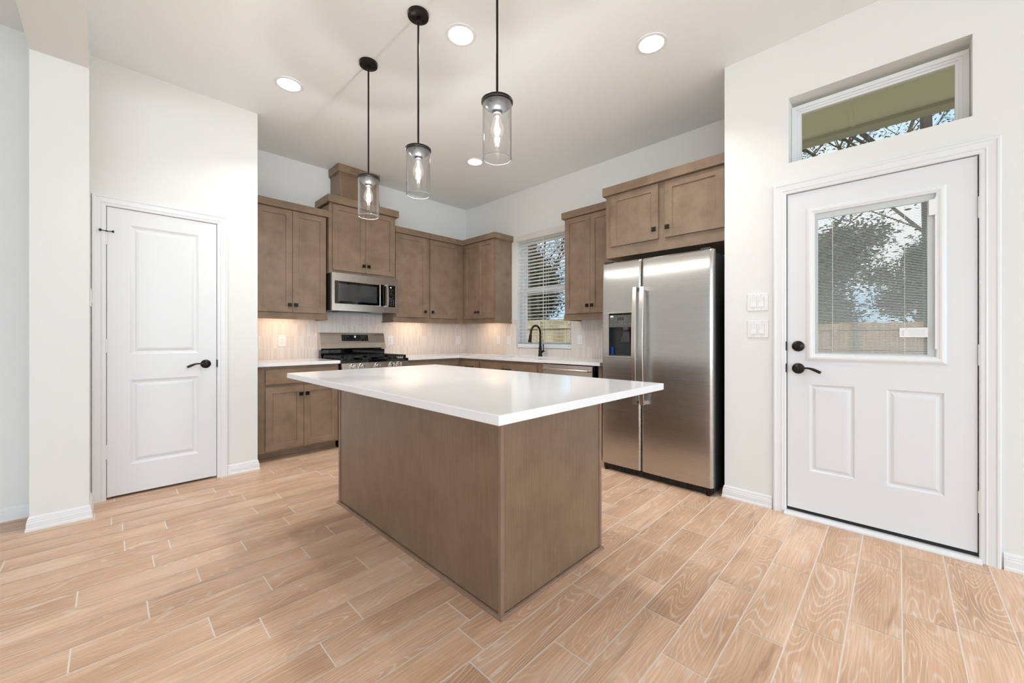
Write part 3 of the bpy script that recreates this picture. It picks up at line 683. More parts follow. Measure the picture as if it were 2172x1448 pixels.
# ------------------------------------------------------------------ countertops, sink, faucet
tag(MB().box(PX + .001, 1.6405, 4.0553, YB - .0101, CT0 + .0005, CT1).build('countertop', 'quartz', bevel=.002), 'short white quartz countertop left of the range', 'countertop')
SX0, SX1, SY0, SY1 = 3.255, 3.655, 2.80, 3.56
mb = MB(); XK = XR - .0101
vy = [1.963, SY0, SY1, 4.0553, YB - .0101]; vx = [2.409, 3.15, SX0, SX1, XK]
for a in range(4):
    for b in range(4):
        if a == 0 and b < 3: continue
        if b == 1 and a == 2: continue
        mb.box(vx[a], vx[a + 1], vy[b], vy[b + 1], CT0 + .0005, CT1)
def nointernal(mb):
    """drop coincident pairs of faces shared by neighbouring cells"""
    key = {}
    for n, f in enumerate(mb.f): key.setdefault(tuple(sorted(tuple(round(c, 4) for c in mb.v[i]) for i in f)), []).append(n)
    bad = {n for v in key.values() if len(v) > 1 for n in v}
    mb.f = [f for n, f in enumerate(mb.f) if n not in bad]; mb.mi = [m for n, m in enumerate(mb.mi) if n not in bad]; return mb
tag(nointernal(mb).build('countertop', 'quartz'), 'long L-shaped white quartz countertop holding the sink', 'countertop')
sk = thing('sink', 'white undermount sink below the gooseneck faucet', 'sink', (3.45, 3.18, .7))
mb = MB(); e = .008; a0, a1, b0, b1 = SX0 + .0, SX1 - .0, SY0, SY1; zb = CT0 - .15
mb.poly([(a0, b0, zb), (a1, b0, zb), (a1, b1, zb), (a0, b1, zb)])
for p, q in (((a0, b0), (a1, b0)), ((a1, b0), (a1, b1)), ((a1, b1), (a0, b1)), ((a0, b1), (a0, b0))): mb.poly([(*p, zb), (*q, zb), (*q, CT0), (*p, CT0)])
bs = mb.build('basin', 'sinksteel', sk); so_ = bs.modifiers.new('s', 'SOLIDIFY'); so_.thickness = .003; so_.offset = 1
MB().lathe([(.045, 0), (.045, .003), (.03, .002), (0, .001)], (3.45, 3.18, zb), 24, cap=False).build('drain', 'chrome', sk, smooth=True)
fa = thing('faucet', 'matte black gooseneck pull-down faucet behind the sink', 'faucet', (3.70, 3.150, CT1))
fx, fy = 3.70, 3.150
MB().lathe([(.028, 0), (.028, .006), (.024, .010), (.0215, .05), (.0185, .10), (.019, .104), (.019, .112), (.016, .118), (.014, .19)], (fx, fy, CT1), 24).build('base', 'bronze', fa, smooth=True)
pts = [(fx, fy, CT1 + .18)]
for k in range(5): pts.append((fx, fy, CT1 + .20 + .02 * k))
R_ = .085
for k in range(1, 19):
    a = PI * k / 18 * 1.0; pts.append((fx - R_ + R_ * math.cos(a), fy, CT1 + .285 + R_ * math.sin(a) * 1.05))
pts.append((fx - 2 * R_ - .006, fy, CT1 + .265))
MB().tube(pts, .0125, 14).build('gooseneck', 'bronze', fa, smooth=True)
MB().tube([(fx - 2 * R_ - .005, fy, CT1 + .272), (fx - 2 * R_ - .008, fy, CT1 + .262), (fx - 2 * R_ - .016, fy, CT1 + .215), (fx - 2 * R_ - .022, fy, CT1 + .178), (fx - 2 * R_ - .023, fy, CT1 + .172)], [.013, .0165, .018, .0225, .021], 16).build('spray_head', 'bronze', fa, smooth=True)
hd = MB().tube([(fx, fy - .01, CT1 + .045), (fx, fy - .045, CT1 + .065), (fx, fy - .056, CT1 + .071)], [.0125, .0135, .0145], 12).build('valve', 'bronze', fa, smooth=True)
MB().tube([(fx, fy - .05, CT1 + .072), (fx - .002, fy - .052, CT1 + .11), (fx - .004, fy - .052, CT1 + .150)], [.0055, .006, .0085], 10).build('handle', 'bronze', fa, smooth=True)

# ------------------------------------------------------------------ range
rg = thing('gas_range', 'stainless gas range with black grates and slanted control back panel', 'range', (2.024, 4.35, 0))
RX0, RX1 = 1.647, 2.403; RYF = 4.03
MB().box(RX0, RX1, 4.06, 4.66, .09, .872).build('body', 'fridgeside', rg, .002)
MB().box(RX0 + .01, RX1 - .01, 4.09, 4.62, .0, .09).build('kick_base', 'black', rg)
MB().prism([(4.075, .795), (RYF - .004, .80), (RYF + .012, .872), (4.075, .872)], lambda a, b, h: (h, a, b), RX0, RX1).build('control_panel', 'steel', rg, .002)
for kx in (1.759, 1.850, 2.023, 2.194, 2.284):
    k_ = MB(); k_.lathe([(.030, .012), (.030, 0), (.027, -.003)], (kx, RYF + .001, .838), 28, 'y', cap=True)
    k_.lathe([(.024, 0), (.024, -.012), (.0225, -.027), (.020, -.031), (0, -.032)], (kx, RYF - .002, .838), 28, 'y', cap=False)
    k_.box(kx - .0045, kx + .0045, RYF - .040, RYF - .026, .816, .860)
    k_.build('knob', 'chrome', rg, smooth=True, weld=False)
od = MB().panels(RX0 + .004, RX1 - .004, .235, .785, [(RX0 + .12, RX1 - .12, .36, .66)], [(.002, -.003)], YW_(RYF + .005), -.03).build('oven_door', 'steel', rg, .002)
MB().box(RX0 + .123, RX1 - .123, RYF + .006, RYF + .0075, .363, .657).build('oven_window', 'blackgloss', od)
MB().tube([(RX0 + .05, RYF + .0, .745), (RX0 + .05, RYF - .045, .745), (RX0 + .06, RYF - .05, .745), (RX1 - .06, RYF - .05, .745), (RX1 - .05, RYF - .045, .745), (RX1 - .05, RYF, .745)], .011, 12).build('handle', 'handle', od, smooth=True)
MB().box(RX0 + .004, RX1 - .004, RYF + .005, 4.06, .095, .225).build('storage_drawer', 'steel', rg, .003)
MB().box(RX0 - .005, RX1 + .003, 4.036, 4.60, .872, .900).build('cooktop', 'blackgloss', rg, .004)
MB().box(RX0 - .004, RX1 + .002, 4.60, 4.655, .873, 1.012).build('rear_riser', 'blackgloss', rg, .004)
bgp = [(YB - .012, .99), (4.592, .995), (4.575, 1.012), (4.60, 1.075), (4.628, 1.183), (4.64, 1.190), (YB - .012, 1.190)]
bgd = MB().prism(bgp, lambda a, b, h: (h, a, b), RX0 - .008, RX1 + .006).build('backguard', 'steel', rg, .0015)
def BG(u, v, h):      # on the slanted face: v measured as height
    t = (v - 1.075) / (1.183 - 1.075); return (u, 4.60 + .028 * t - h, v)
mk = MB().prism([(1.879, 1.094), (2.196, 1.094), (2.196, 1.168), (1.879, 1.168)], lambda a, b, h: BG(a, b, h), 0, .0015).mat(1)
for (cx, cz) in [(1.897, 1.153), (1.924, 1.153), (1.951, 1.153), (1.897, 1.139), (1.924, 1.139), (1.951, 1.139), (1.897, 1.124), (1.924, 1.124), (1.897, 1.107), (1.924, 1.107), (1.951, 1.107), (1.98, 1.107), (2.01, 1.107), (2.045, 1.107), (2.085, 1.107),
                 (2.12, 1.153), (2.148, 1.153), (2.175, 1.153), (2.12, 1.138), (2.148, 1.138), (2.175, 1.138), (2.12, 1.123), (2.148, 1.123), (2.175, 1.123), (2.148, 1.107), (2.175, 1.107)]:
    mk.prism([(cx - .005, cz - .0022), (cx + .005, cz - .0022), (cx + .005, cz + .0022), (cx - .005, cz + .0022)], BG, .0015, .0019)
mk.build('display_panel', ['blackgloss', simple('dim_key_marks', lin(105, 104, 102), .5)], bgd, weld=False)
def digits(mp, u, v, s, txt, w=.16):
    """seven-segment figures, s = figure height"""
    SEG = {'0': 'abcdef', '1': 'bc', '2': 'abged', '3': 'abgcd', '4': 'fgbc', '5': 'afgcd', '6': 'afgedc', '7': 'abc', '8': 'abcdefg', '9': 'abcdfg'}
    mb = MB(); x = u; W_ = s * .5; t = s * w / 2
    for ch_ in txt:
        if ch_ == ':':
            for q in (.3, .7): mb.prism([(x, v + s * q - t), (x + 2 * t, v + s * q - t), (x + 2 * t, v + s * q + t), (x, v + s * q + t)], mp, 0, .0004)
            x += s * .3; continue
        R = {'a': (0, W_, s - 2 * t, s), 'g': (0, W_, s / 2 - t, s / 2 + t), 'd': (0, W_, 0, 2 * t), 'f': (0, 2 * t, s / 2, s), 'e': (0, 2 * t, 0, s / 2), 'b': (W_ - 2 * t, W_, s / 2, s), 'c': (W_ - 2 * t, W_, 0, s / 2)}
        for g in SEG[ch_]: a, b, c, d_ = R[g]; mb.prism([(x + a, v + c), (x + b, v + c), (x + b, v + d_), (x + a, v + d_)], mp, 0, .0004)
        x += s * .72
    return mb
digits(lambda a, b, h: BG(a, b, h + .0016), 2.020, 1.134, .022, '12').build('clock_digits', 'led', bgd, weld=False)
MB().prism([(1.732, 1.0365), (1.77, 1.0365), (1.77, 1.0405), (1.732, 1.0405)], lambda a, b, h: (a, 4.583 + (b - 1.02) * .4 - h, b), 0, .0006).build('name_plate', 'chrome', bgd)
# grates and burners
for gx0, gx1 in ((RX0 + .012, RX0 + .253), (RX0 + .257, RX1 - .257), (RX1 - .253, RX1 - .012)):
    g = MB(); gy0, gy1 = 4.068, 4.575; zt = .938; b_ = .007
    for x in (gx0, gx1): g.box(x - b_ if x == gx1 else x, x if x == gx1 else x + b_, gy0, gy1, zt - .014, zt)
    for y in (gy0, gy1 - .012, (gy0 + gy1) / 2 - .006): g.box(gx0, gx1, y, y + .012, zt - .014, zt)
    n = 4
    for k in range(1, n): x = gx0 + (gx1 - gx0) * k / n; g.box(x - .004, x + .004, gy0, gy1, zt - .010, zt)
    for k in range(1, 12): y = gy0 + (gy1 - gy0) * k / 12; g.box(gx0 - .001, gx0 + .012, y - .004, y + .004, zt - .03, zt - .002).box(gx1 - .012, gx1 + .001, y - .004, y + .004, zt - .03, zt - .002)
    for x in (gx0, gx1 - .022):
        for y in (gy0, gy1 - .022): g.box(x, x + .022, y, y + .022, .900, zt)
    g.build('grate', 'iron', rg, weld=False)
for bx_, by_, br_ in ((1.775, 4.17, .045), (1.775, 4.45, .038), (2.025, 4.31, .05), (2.275, 4.17, .045), (2.275, 4.45, .038)):
    MB().lathe([(br_ * 1.25, 0), (br_ * 1.2, .010), (br_, .012), (br_ * .95, .02), (0, .022)], (bx_, by_, .900), 24, cap=False).build('burner', 'iron', rg, smooth=True)

# ------------------------------------------------------------------ microwave
mw = thing('microwave', 'stainless over-the-range microwave with dark window under the cabinet', 'microwave', (2.015, 4.48, 1.42))
WX0, WX1, WY, WZ0, WZ1 = 1.635, 2.392, 4.262, 1.423, 1.8237
MB().box(WX0 + .004, WX1 - .002, 4.295, YB - .012, WZ0 + .004, WZ1 + .002).build('case', 'black', mw, .002)
md = MB().panels(WX0, 2.237, WZ0, WZ1, [(1.665, 2.174, 1.497, 1.741)], [(.004, -.004)], YW_(WY), -.034).build('door', 'steel', mw, .0025)
mwn = MB().box(1.669, 2.170, WY + .0005, WY + .0035, 1.501, 1.737).build('window', 'blackgloss', md)
MB().box(1.700, 2.135, WY - .0001, WY + .0006, 1.527, 1.711).build('inner_screen', simple('reflection_grey', lin(58, 60, 62), .06, 0, .9), md)  # inner screen; its lighter grey stands in for the reflected bright room
MB().box(2.176, 2.236, WY - .0008, WY + .001, 1.497, 1.743).build('grip_panel', 'blackgloss', md)
hp = [(2.2475, WY - .003, 1.746), (2.2475, WY - .030, 1.742)] 
hb_ = MB(); out_ = []
for k in range(13):
    t = k / 12; zz = 1.492 + (1.746 - 1.492) * t; yy = WY - .034 - .010 * math.sin(t * PI); out_.append((zz, yy))
for k in range(12):
    (za, ya), (zb_, yb) = out_[k], out_[k + 1]
    hb_.prism([(2.2365, 0), (2.2575, 0), (2.2575, 1), (2.2365, 1)], lambda a, b, h, za=za, ya=ya, zb_=zb_, yb=yb: (a, (ya if b == 0 else yb) + (h * .010), za if b == 0 else zb_), 0, 1)
nointernal(hb_)
hb_.box(2.238, 2.256, WY - .034, WY + .0, 1.492, 1.512).box(2.238, 2.256, WY - .034, WY, 1.726, 1.746)
hb_.build('handle', 'handle', md)
MB().panels(2.2395, WX1, WZ0, WZ1, [(2.254, 2.367, 1.491, 1.745)], [(.0005, -.001)], YW_(WY), -.034).build('control_panel', 'steel', mw, .0025)
mk = MB().box(2.2555, 2.3655, WY - .0005, WY + .0009, 1.4925, 1.7435).mat(1)
def MWp(u, v, h): return (u, WY - .0006 - h, v)
def dash(cx, cz, w_, hh=.003): mk.prism([(cx - w_ / 2, cz - hh / 2), (cx + w_ / 2, cz - hh / 2), (cx + w_ / 2, cz + hh / 2), (cx - w_ / 2, cz + hh / 2)], MWp, 0, .0003)
for cx, cz, w_ in [(2.293, 1.690, .018), (2.318, 1.692, .018), (2.340, 1.684, .01), (2.283, 1.671, .012), (2.311, 1.668, .02), (2.311, 1.648, .036), (2.275, 1.636, .006), (2.295, 1.632, .006), (2.311, 1.626, .006), (2.328, 1.626, .006), (2.345, 1.630, .006), (2.275, 1.624, .006), (2.289, 1.608, .012), (2.330, 1.604, .012), (2.306, 1.590, .044)]: dash(cx, cz, w_)
for rr in range(4):
    for cc in range(3): dash(2.282 + cc * .029, 1.573 - rr * .019, .012, .006)
cp = mk.build('keypad', ['blackgloss', simple('key_marks', lin(128, 128, 126), .5)], mw, weld=False)
digits(MWp, 2.298, 1.712, .013, '48', .2).build('clock_digits', 'led', cp, weld=False)
em = MB().lathe([(.0115, 0), (.0115, -.0015), (.0095, -.0018), (.009, -.001), (0, -.001)], (2.014, WY, 1.786), 28, 'y', cap=False).build('emblem', 'chrome', md, smooth=True); em['label'] = 'round metal brand emblem'
MB().box(1.75, 2.05, 4.33, 4.55, WZ0 - .004, WZ0 + .004).build('vent_grille', 'darkgrey', mw)
MB().box(2.12, 2.32, 4.33, 4.43, WZ0 - .002, WZ0 + .004).build('lamp_cover', 'chrome', mw)

# ------------------------------------------------------------------ dishwasher
dw = thing('dishwasher', 'stainless dishwasher with a towel-bar handle between sink cabinet and refrigerator', 'dishwasher', (3.45, 2.34, 0))
MB().box(3.21, XR - .02, 2.06, 2.655, .09, .86).build('body', 'black', dw)
dd = MB().box(3.165, 3.21, 2.052, 2.657, .10, .862).build('door', 'steel', dw, .004)
MB().tube([(3.165, 2.62, .815), (3.125, 2.62, .815), (3.120, 2.60, .815), (3.120, 2.11, .815), (3.125, 2.09, .815), (3.165, 2.09, .815)], .0125, 12).build('handle', 'handle', dd, smooth=True)
MB().box(3.24, XR - .02, 2.06, 2.655, 0, .09).build('kick_base', 'black', dw)
MB().box(3.235, XR - .02, 2.004, 2.050, .0, .868).build('dark_gap_strip', 'black', dw)  # black strip standing in for the dark gap beside the end panel

# ------------------------------------------------------------------ refrigerator
fr = thing('refrigerator', 'stainless side-by-side refrigerator with ice dispenser beside the white wall', 'refrigerator', (3.38, 1.39, 0))
FXF = 2.979; FZ0, FZ1 = .062, 1.772; FY0, FY1 = .940, 1.843; FS = 1.4795
MB().box(3.045, XR - .04, FY0 + .004, FY1 - .004, .02, 1.755).build('case', 'fridgeside', fr, .004)
def fdoor(name, ya, yb, hole=None):
    mb = MB(); ex = .022
    ys = []
    for (e0, sg) in ((ya, 1), (yb, -1)):
        pass
    n = 7; prof = []
    for k in range(n + 1): a = PI / 2 * k / n; prof.append((ya + ex - ex * math.cos(a), ex - ex * math.sin(a)))       # rounded vertical edge
    mid = [ya + ex + (yb - ya - 2 * ex) * k / 10 for k in range(1, 10)]
    if hole: mid = sorted(mid + [hole[0], hole[1]])
    prof += [(m, 0) for m in mid]
    for k in range(n + 1): a = PI / 2 * k / n; prof.append((yb - ex + ex * math.sin(a), ex - ex * math.cos(a)))
    zs = sorted([FZ0 + (1.60 - FZ0) * k / 8 for k in range(9)] + [1.60 + (FZ1 - 1.60) * k / 14 for k in range(1, 15)] + ([hole[2], hole[3]] if hole else []))
    def xo(z, y):
        t = max(0, (z - 1.60) / (FZ1 - 1.60)); c = (y - ya) / (yb - ya)
        return FXF + .012 * t ** 2.4 + .004 * (2 * c - 1) ** 2 * 1.0 + (.010 * max(0, (z - 1.762) / .010) if z > 1.762 else 0)
    rows = [[(xo(z, y) + d, y, z) for y, d in prof] for z in zs]
    for a in range(len(zs) - 1):
        for b in range(len(prof) - 1):
            cy = (prof[b][0] + prof[b + 1][0]) / 2; cz = (zs[a] + zs[a + 1]) / 2
            if hole and hole[0] < cy < hole[1] and hole[2] < cz < hole[3]: continue
            mb.poly([rows[a][b], rows[a][b + 1], rows[a + 1][b + 1], rows[a + 1][b]])
    xb = 3.044
    for r_ in (rows[0], rows[-1]): mb.poly([(xb, ya, r_[0][2])] + r_ + [(xb, yb, r_[0][2])])
    for c_, yy in ((0, ya), (-1, yb)):
        for a in range(len(zs) - 1): mb.poly([rows[a][c_], rows[a + 1][c_], (xb, yy, zs[a + 1]), (xb, yy, zs[a])])
    if not hole: mb.poly([(xb, ya, FZ0), (xb, yb, FZ0), (xb, yb, FZ1), (xb, ya, FZ1)])
    return mb.build(name, 'fridgesteel', fr, smooth=True)
H = (1.556, 1.768, .978, 1.337)
dl = fdoor('door', FS + .003, FY1, H); dr = fdoor('door', FY0, FS - .003)
dl['label'] = 'narrow freezer door with dispenser'
def fhandle(parent, y):
    mb = MB(); n = 22; pr_ = []
    for k in range(n + 1):
        t = k / n; z = .60 + (1.54 - .60) * t; x = FXF - .045 - .026 * math.sin(PI * t) ** .8; pr_.append((x, z))
    for k in range(n):
        (xa, za), (xb, zb_) = pr_[k], pr_[k + 1]
        mb.poly([(xa, y - .017, za), (xa, y + .017, za), (xb, y + .017, zb_), (xb, y - .017, zb_)])
        mb.poly([(xa + .014, y - .017, za), (xa + .014, y + .017, za), (xb + .014, y + .017, zb_), (xb + .014, y - .017, zb_)])
        for s_ in (-.017, .017): mb.poly([(xa, y + s_, za), (xa + .014, y + s_, za), (xb + .014, y + s_, zb_), (xb, y + s_, zb_)])
    for k in (0, n): x, z = pr_[k]; mb.poly([(x, y - .017, z), (x + .014, y - .017, z), (x + .014, y + .017, z), (x, y + .017, z)])
    mb.box(FXF - .045, FXF + .006, y - .015, y + .015, .602, .632).box(FXF - .045, FXF + .006, y - .015, y + .015, 1.508, 1.538)
    return mb.build('handle', 'handle', parent, .002)
fhandle(dl, 1.510); fhandle(dr, 1.449)
# dispenser
dp = thing.__globals__['MB']()
xr_ = FXF + .055
dp.poly([(xr_, H[0], H[2]), (xr_, H[1], H[2]), (xr_, H[1], H[3]), (xr_, H[0], H[3])])
for a, b in (((H[0], H[2]), (H[1], H[2])), ((H[1], H[2]), (H[1], H[3])), ((H[1], H[3]), (H[0], H[3])), ((H[0], H[3]), (H[0], H[2]))):
    dp.poly([(FXF + .001, *a), (FXF + .001, *b), (xr_, *b), (xr_, *a)])
dp.build('dispenser_recess', 'darkgrey', dl)
mk = MB().prism([(FXF + .003, 1.222), (FXF + .006, 1.324), (FXF + .03, 1.334), (xr_, 1.334), (xr_, 1.222)], lambda a, b, h: (a, h, b), H[0] + .002, H[1] - .002).mat(1)
DC = lambda u, v, h: (FXF + .003 + .003 * (v - 1.222) / .1 - h, u, v)
def rect(mb, u0, u1, v0, v1, mp, h0=0, h1=.0006): mb.prism([(u0, v0), (u1, v0), (u1, v1), (u0, v1)], mp, h0, h1); return mb
for u, v in ((1.706, 1.299), (1.706, 1.281), (1.618, 1.299), (1.618, 1.281), (1.744, 1.246), (1.708, 1.246), (1.680, 1.246), (1.648, 1.249), (1.618, 1.249), (1.580, 1.248), (1.65, 1.259), (1.745, 1.292), (1.668, 1.275), (1.645, 1.275)): rect(mk, u - .004, u + .004, v - .002, v + .002, DC)
dc = mk.build('dispenser_controls', ['grey', simple('dispenser_marks', lin(140, 140, 136), .5)], dl, weld=False)
rect(MB(), 1.634, 1.690, 1.281, 1.302, DC).build('display', 'blackgloss', dc)
rect(rect(MB(), 1.640, 1.661, 1.286, 1.297, DC, .0006, .0009), 1.665, 1.684, 1.286, 1.297, DC, .0006, .0009).build('display_segments', simple('dim_lcd', lin(70, 70, 68), .4), dc)
rect(MB(), 1.728, 1.758, 1.306, 1.320, DC).build('white_tab', 'plastic', dc)
pdl = MB().prism([(1.640, 1.195), (1.600, 1.195), (1.588, 1.095), (1.655, 1.095)], lambda a, b, h: (FXF + .040 - (1.195 - b) * .18 - h, a, b), 0, .006).build('paddle', 'darkgrey', dl, .002)
mb = MB().tube([(FXF + .032, 1.644, 1.19), (FXF + .014, 1.660, 1.095)], .0022, 6).tube([(FXF + .032, 1.596, 1.19), (FXF + .014, 1.584, 1.095)], .0022, 6); mb.build('paddle_rim', 'grey', pdl)
MB().lathe([(.034, 0), (.03, -.02), (.018, -.03)], (FXF + .032, 1.62, 1.222), 20).build('nozzle', 'grey', dl, smooth=True)
MB().box(FXF + .001, xr_, H[0] + .003, H[1] - .003, H[2], H[2] + .008).build('drip_tray', 'grey', dl, .002)
MB().box(FXF + .030, FXF + .050, 1.748, 1.764, .986, 1.055).build('blue_tape', 'blue', dl, .003)
mb = MB(); 
mb.frame(H[0], H[1], H[2], H[3], [(0, -.002), (0, .003), (.006, .0045), (.011, .003), (.013, -.001)], XW_(FXF + .001)); mb.build('dispenser_bezel', 'fridgesteel', dl)
em = MB().lathe([(.0165, 0), (.0165, -.002), (.014, -.003), (.0125, -.0015), (0, -.0015)], (FXF + .008, 1.057, 1.704), 28, 'x', cap=False).build('emblem', 'chrome', dr, smooth=True); em['label'] = 'round metal brand emblem'
for y in (FY0 + .02, FY1 - .09): MB().box(3.0, 3.06, y, y + .07, 1.760, 1.785).build('hinge_cover', 'black', fr, .004)
mb = MB().box(3.01, 3.05, FY0 + .01, FY1 - .01, .012, .058)
for k in range(24): y = FY0 + .05 + k * .034; mb.box(3.006, 3.011, y, y + .022, .02, .048)
mb.build('toe_grille', 'black', fr)
for y in (FY0 + .035, FY1 - .035): MB().lathe([(.016, 0), (.016, .012), (.008, .014), (.008, .03)], (3.01, y, 0), 16).build('leveling_foot', 'black', fr, smooth=True)

# ------------------------------------------------------------------ island
IX0, IX1, IY0, IY1 = 1.100, 1.852, 1.1425, 2.7536; IZ0, IZ1 = .879, .9105
isl = thing('kitchen_island', 'large brown wood-panelled island body under the wide white top', 'island', (1.476, 1.948, 0))
MB().box(IX0 + .006, IX1 - .006, IY0 + .006, IY1 - .006, 0, IZ0).build('body', 'island', isl)
q = .02
for x, y in ((IX0, IY0), (IX1 - q, IY0), (IX0, IY1 - q), (IX1 - q, IY1 - q)): MB().box(x, x + q, y, y + q, .0, IZ0).build('corner_post', 'islandtrim', isl, .003)
SHOE = [(0, 0), (.011, 0), (.0105, .006), (.007, .013), (.0, .016)]
mb = MB(); o0 = .002
R = [[(IX0 + o0 - d, IY0 + o0 - d, h), (IX1 - o0 + d, IY0 + o0 - d, h), (IX1 - o0 + d, IY1 - o0 + d, h), (IX0 + o0 - d, IY1 - o0 + d, h)] for d, h in SHOE]
for a in range(len(R) - 1):
    for k in range(4): mb.poly([R[a][k], R[a][(k + 1) % 4], R[a + 1][(k + 1) % 4], R[a + 1][k]])
mb.build('shoe_moulding', 'islandtrim', isl, smooth=True)
tag(MB().box(.789, 1.913, .828, 2.785, IZ0 + .0002, IZ1).build('island_countertop', 'quartz', bevel=.003), 'large glossy white quartz slab overhanging the brown island', 'countertop')

# ------------------------------------------------------------------ pendants
def bulb_parts(p, x, y, z):
    pass
def make_pendant(x, y, label, zt=2.262, zb_=1.985):
    p = thing('pendant_light', label, 'pendant light', (x, y, ZC), 0, 'pendant lights over the island')
    can = MB().lathe([(.002, 0), (.062, 0), (.062, -.004), (.060, -.022), (.056, -.025), (.012, -.027), (.012, -.045), (.006, -.05)], (x, y, ZC), 36).build('canopy', 'bronze', p, smooth=True)
    for sx_ in (-.038, .038): MB().lathe([(.003, .0), (.003, -.003)], (x + sx_, y, ZC - .0255), 10).build('canopy_screw', 'black', can)
    MB().lathe([(.0058, zt - ZC), (.0058, -.045)], (x, y, ZC), 14).build('stem', 'bronze', p, smooth=True)
    MB().lathe([(0, .004), (.012, .003), (.072, 0), (.0755, -.003), (.0755, -.012), (.072, -.014), (.071, -.008), (.012, -.008), (0, -.008)], (x, y, zt), 40, cap=False).build('cap', 'bronze', p, smooth=True)
    s = MB().lathe([(.030, -.008), (.062, -.010), (.064, -.016), (.058, -.03), (.040, -.045), (.024, -.052), (.0215, -.064), (.018, -.066)], (x, y, zt), 36).build('socket_cup', 'capgrey', p, smooth=True)
    r0 = .0695; r1 = .0665
    MB().lathe([(r0, -.012), (r0, zb_ - zt), (r0 - .0015, zb_ - zt - .001), (r1, zb_ - zt), (r1, -.012)], (x, y, zt), 48, cap=False).mat(1).lathe([(r0 + .0003, zb_ - zt + .0022), (r0 + .0006, zb_ - zt), (r0 - .0015, zb_ - zt - .0012), (r1 - .0006, zb_ - zt), (r1 - .0003, zb_ - zt + .0022)], (x, y, zt), 48, cap=False).build('glass_shade', ['shade', simple('rim_highlight', lin(150, 152, 153), .08, 0, .9)], p, smooth=True)  # pale ring along the bottom edge paints in the glass highlight
    b = MB().lathe([(.013, -.064), (.014, -.078), (.022, -.098), (.030, -.122), (.0315, -.140), (.028, -.158), (.018, -.170), (.006, -.175), (0, -.1755)], (x, y, zt), 28, cap=False).build('bulb', 'bulb', p, smooth=True)
    MB().lathe([(.0125, -.062), (.0125, -.078), (.008, -.080)], (x, y, zt), 20).build('bulb_base', 'chrome', b, smooth=True)
    mb = MB()
    for k in range(4):
        a = PI / 2 * k + .4; mb.tube([(x + .003 * math.cos(a), y + .003 * math.sin(a), zt - .088), (x + .0085 * math.cos(a), y + .0085 * math.sin(a), zt - .150)], .0011, 6)
    mb.build('filament', 'fil', b)
    return p
PEND = [(1.272, 2.665, 'black-stemmed glass cylinder pendant farthest from the camera, nearest the range'), (1.287, 2.049, 'middle of the three glass cylinder pendants over the island'), (1.288, 1.365, 'nearest glass cylinder pendant, its canopy above the picture edge')]
p0 = make_pendant(*PEND[0])
for x, y, lb in PEND[1:]: dup(p0, (x, y, ZC), label=lb)
for x, y, lb in PEND:
    d = bpy.data.lights.new('pendant_glow', 'POINT'); d.energy = 15; d.color = (.98, .95, .90); d.shadow_soft_size = .013
    o = bpy.data.objects.new('pendant_glow', d); COL.objects.link(o); o.location = (x, y, 2.262 - .12)

# ------------------------------------------------------------------ recessed lights
def make_down(x, y, label):
    p = thing('recessed_light', label, 'ceiling light', (x, y, ZC), 0, 'recessed ceiling lights')
    MB().lathe([(.100, 0), (.098, -.004), (.088, -.006), (.078, -.0045), (.076, 0)], (x, y, ZC), 40, cap=False).build('trim_ring', 'trim', p, smooth=True)
    MB().lathe([(.077, -.0028), (.04, -.0034), (0, -.0036)], (x, y, ZC), 40, cap=False).build('lens', 'lens', p, smooth=True)
    return p
DN = [(.957, 3.325, 'lit recessed light nearest the white pantry wall'), (1.566, 1.998, 'lit recessed light between the middle and nearest pendants'), (2.486, 1.160, 'lit recessed light nearest the exterior door wall'), (2.806, 3.328, 'lit recessed light farthest back, over the sink corner')]
p0 = make_down(*DN[0])
for x, y, lb in DN[1:]: dup(p0, (x, y, ZC), label=lb)
for x, y, lb in [(-2.2, -.6, 'added unseen recessed light over the living room beyond the header'), (-2.2, -3.6, 'added unseen recessed light near the living room windows'), (1.3, -1.8, 'added unseen recessed light behind the camera on the door side'), (1.3, -4.6, 'added unseen recessed light farthest behind the camera')]:
    dup(p0, (x, y, ZC), label=lb); DN.append((x, y, lb))  # unseen lights added behind the camera to even out the lighting
for x, y, lb in DN: area('recessed_lamp', (x, y, ZC - .012), (0, 0, 0), .14, .14, 6.8, (.96, .96, .94), 'DISK', math.radians(115))

# ------------------------------------------------------------------ under-cabinet lights
for x0, x1, y, lb in ((1.08, 1.42, 4.52, 'slim warm under-cabinet light left of the microwave'), (2.58, 3.02, 4.52, 'slim warm under-cabinet light between microwave and corner')):
    u = thing('under_cabinet_light', lb, 'light', ((x0 + x1) / 2, y, U0), 0, 'under cabinet lights')
    MB().box(x0, x1, y - .02, y + .02, U0 - .020, U0 - .0045).build('housing', 'plastic', u, .002)
    MB().box(x0 + .01, x1 - .01, y - .014, y + .014, U0 - .0225, U0 - .020).build('diffuser', 'warmled', u)
    area('under_cabinet_lamp', ((x0 + x1) / 2, y, U0 - .026), (math.radians(12), 0, 0), x1 - x0 - .02, .03, .85, (1, .68, .42))
u = thing('under_cabinet_light', 'slim warm under-cabinet light on the window wall beside the corner', 'light', (3.64, 4.05, U0), 0, 'under cabinet lights')
MB().box(3.62, 3.66, 3.9, 4.25, U0 - .020, U0 - .0045).build('housing', 'plastic', u, .002)
MB().box(3.626, 3.654, 3.91, 4.24, U0 - .0225, U0 - .020).build('diffuser', 'warmled', u)
area('under_cabinet_lamp', (3.62, 4.07, U0 - .026), (0, 0, 0), .03, .33, .7, (1, .68, .42))

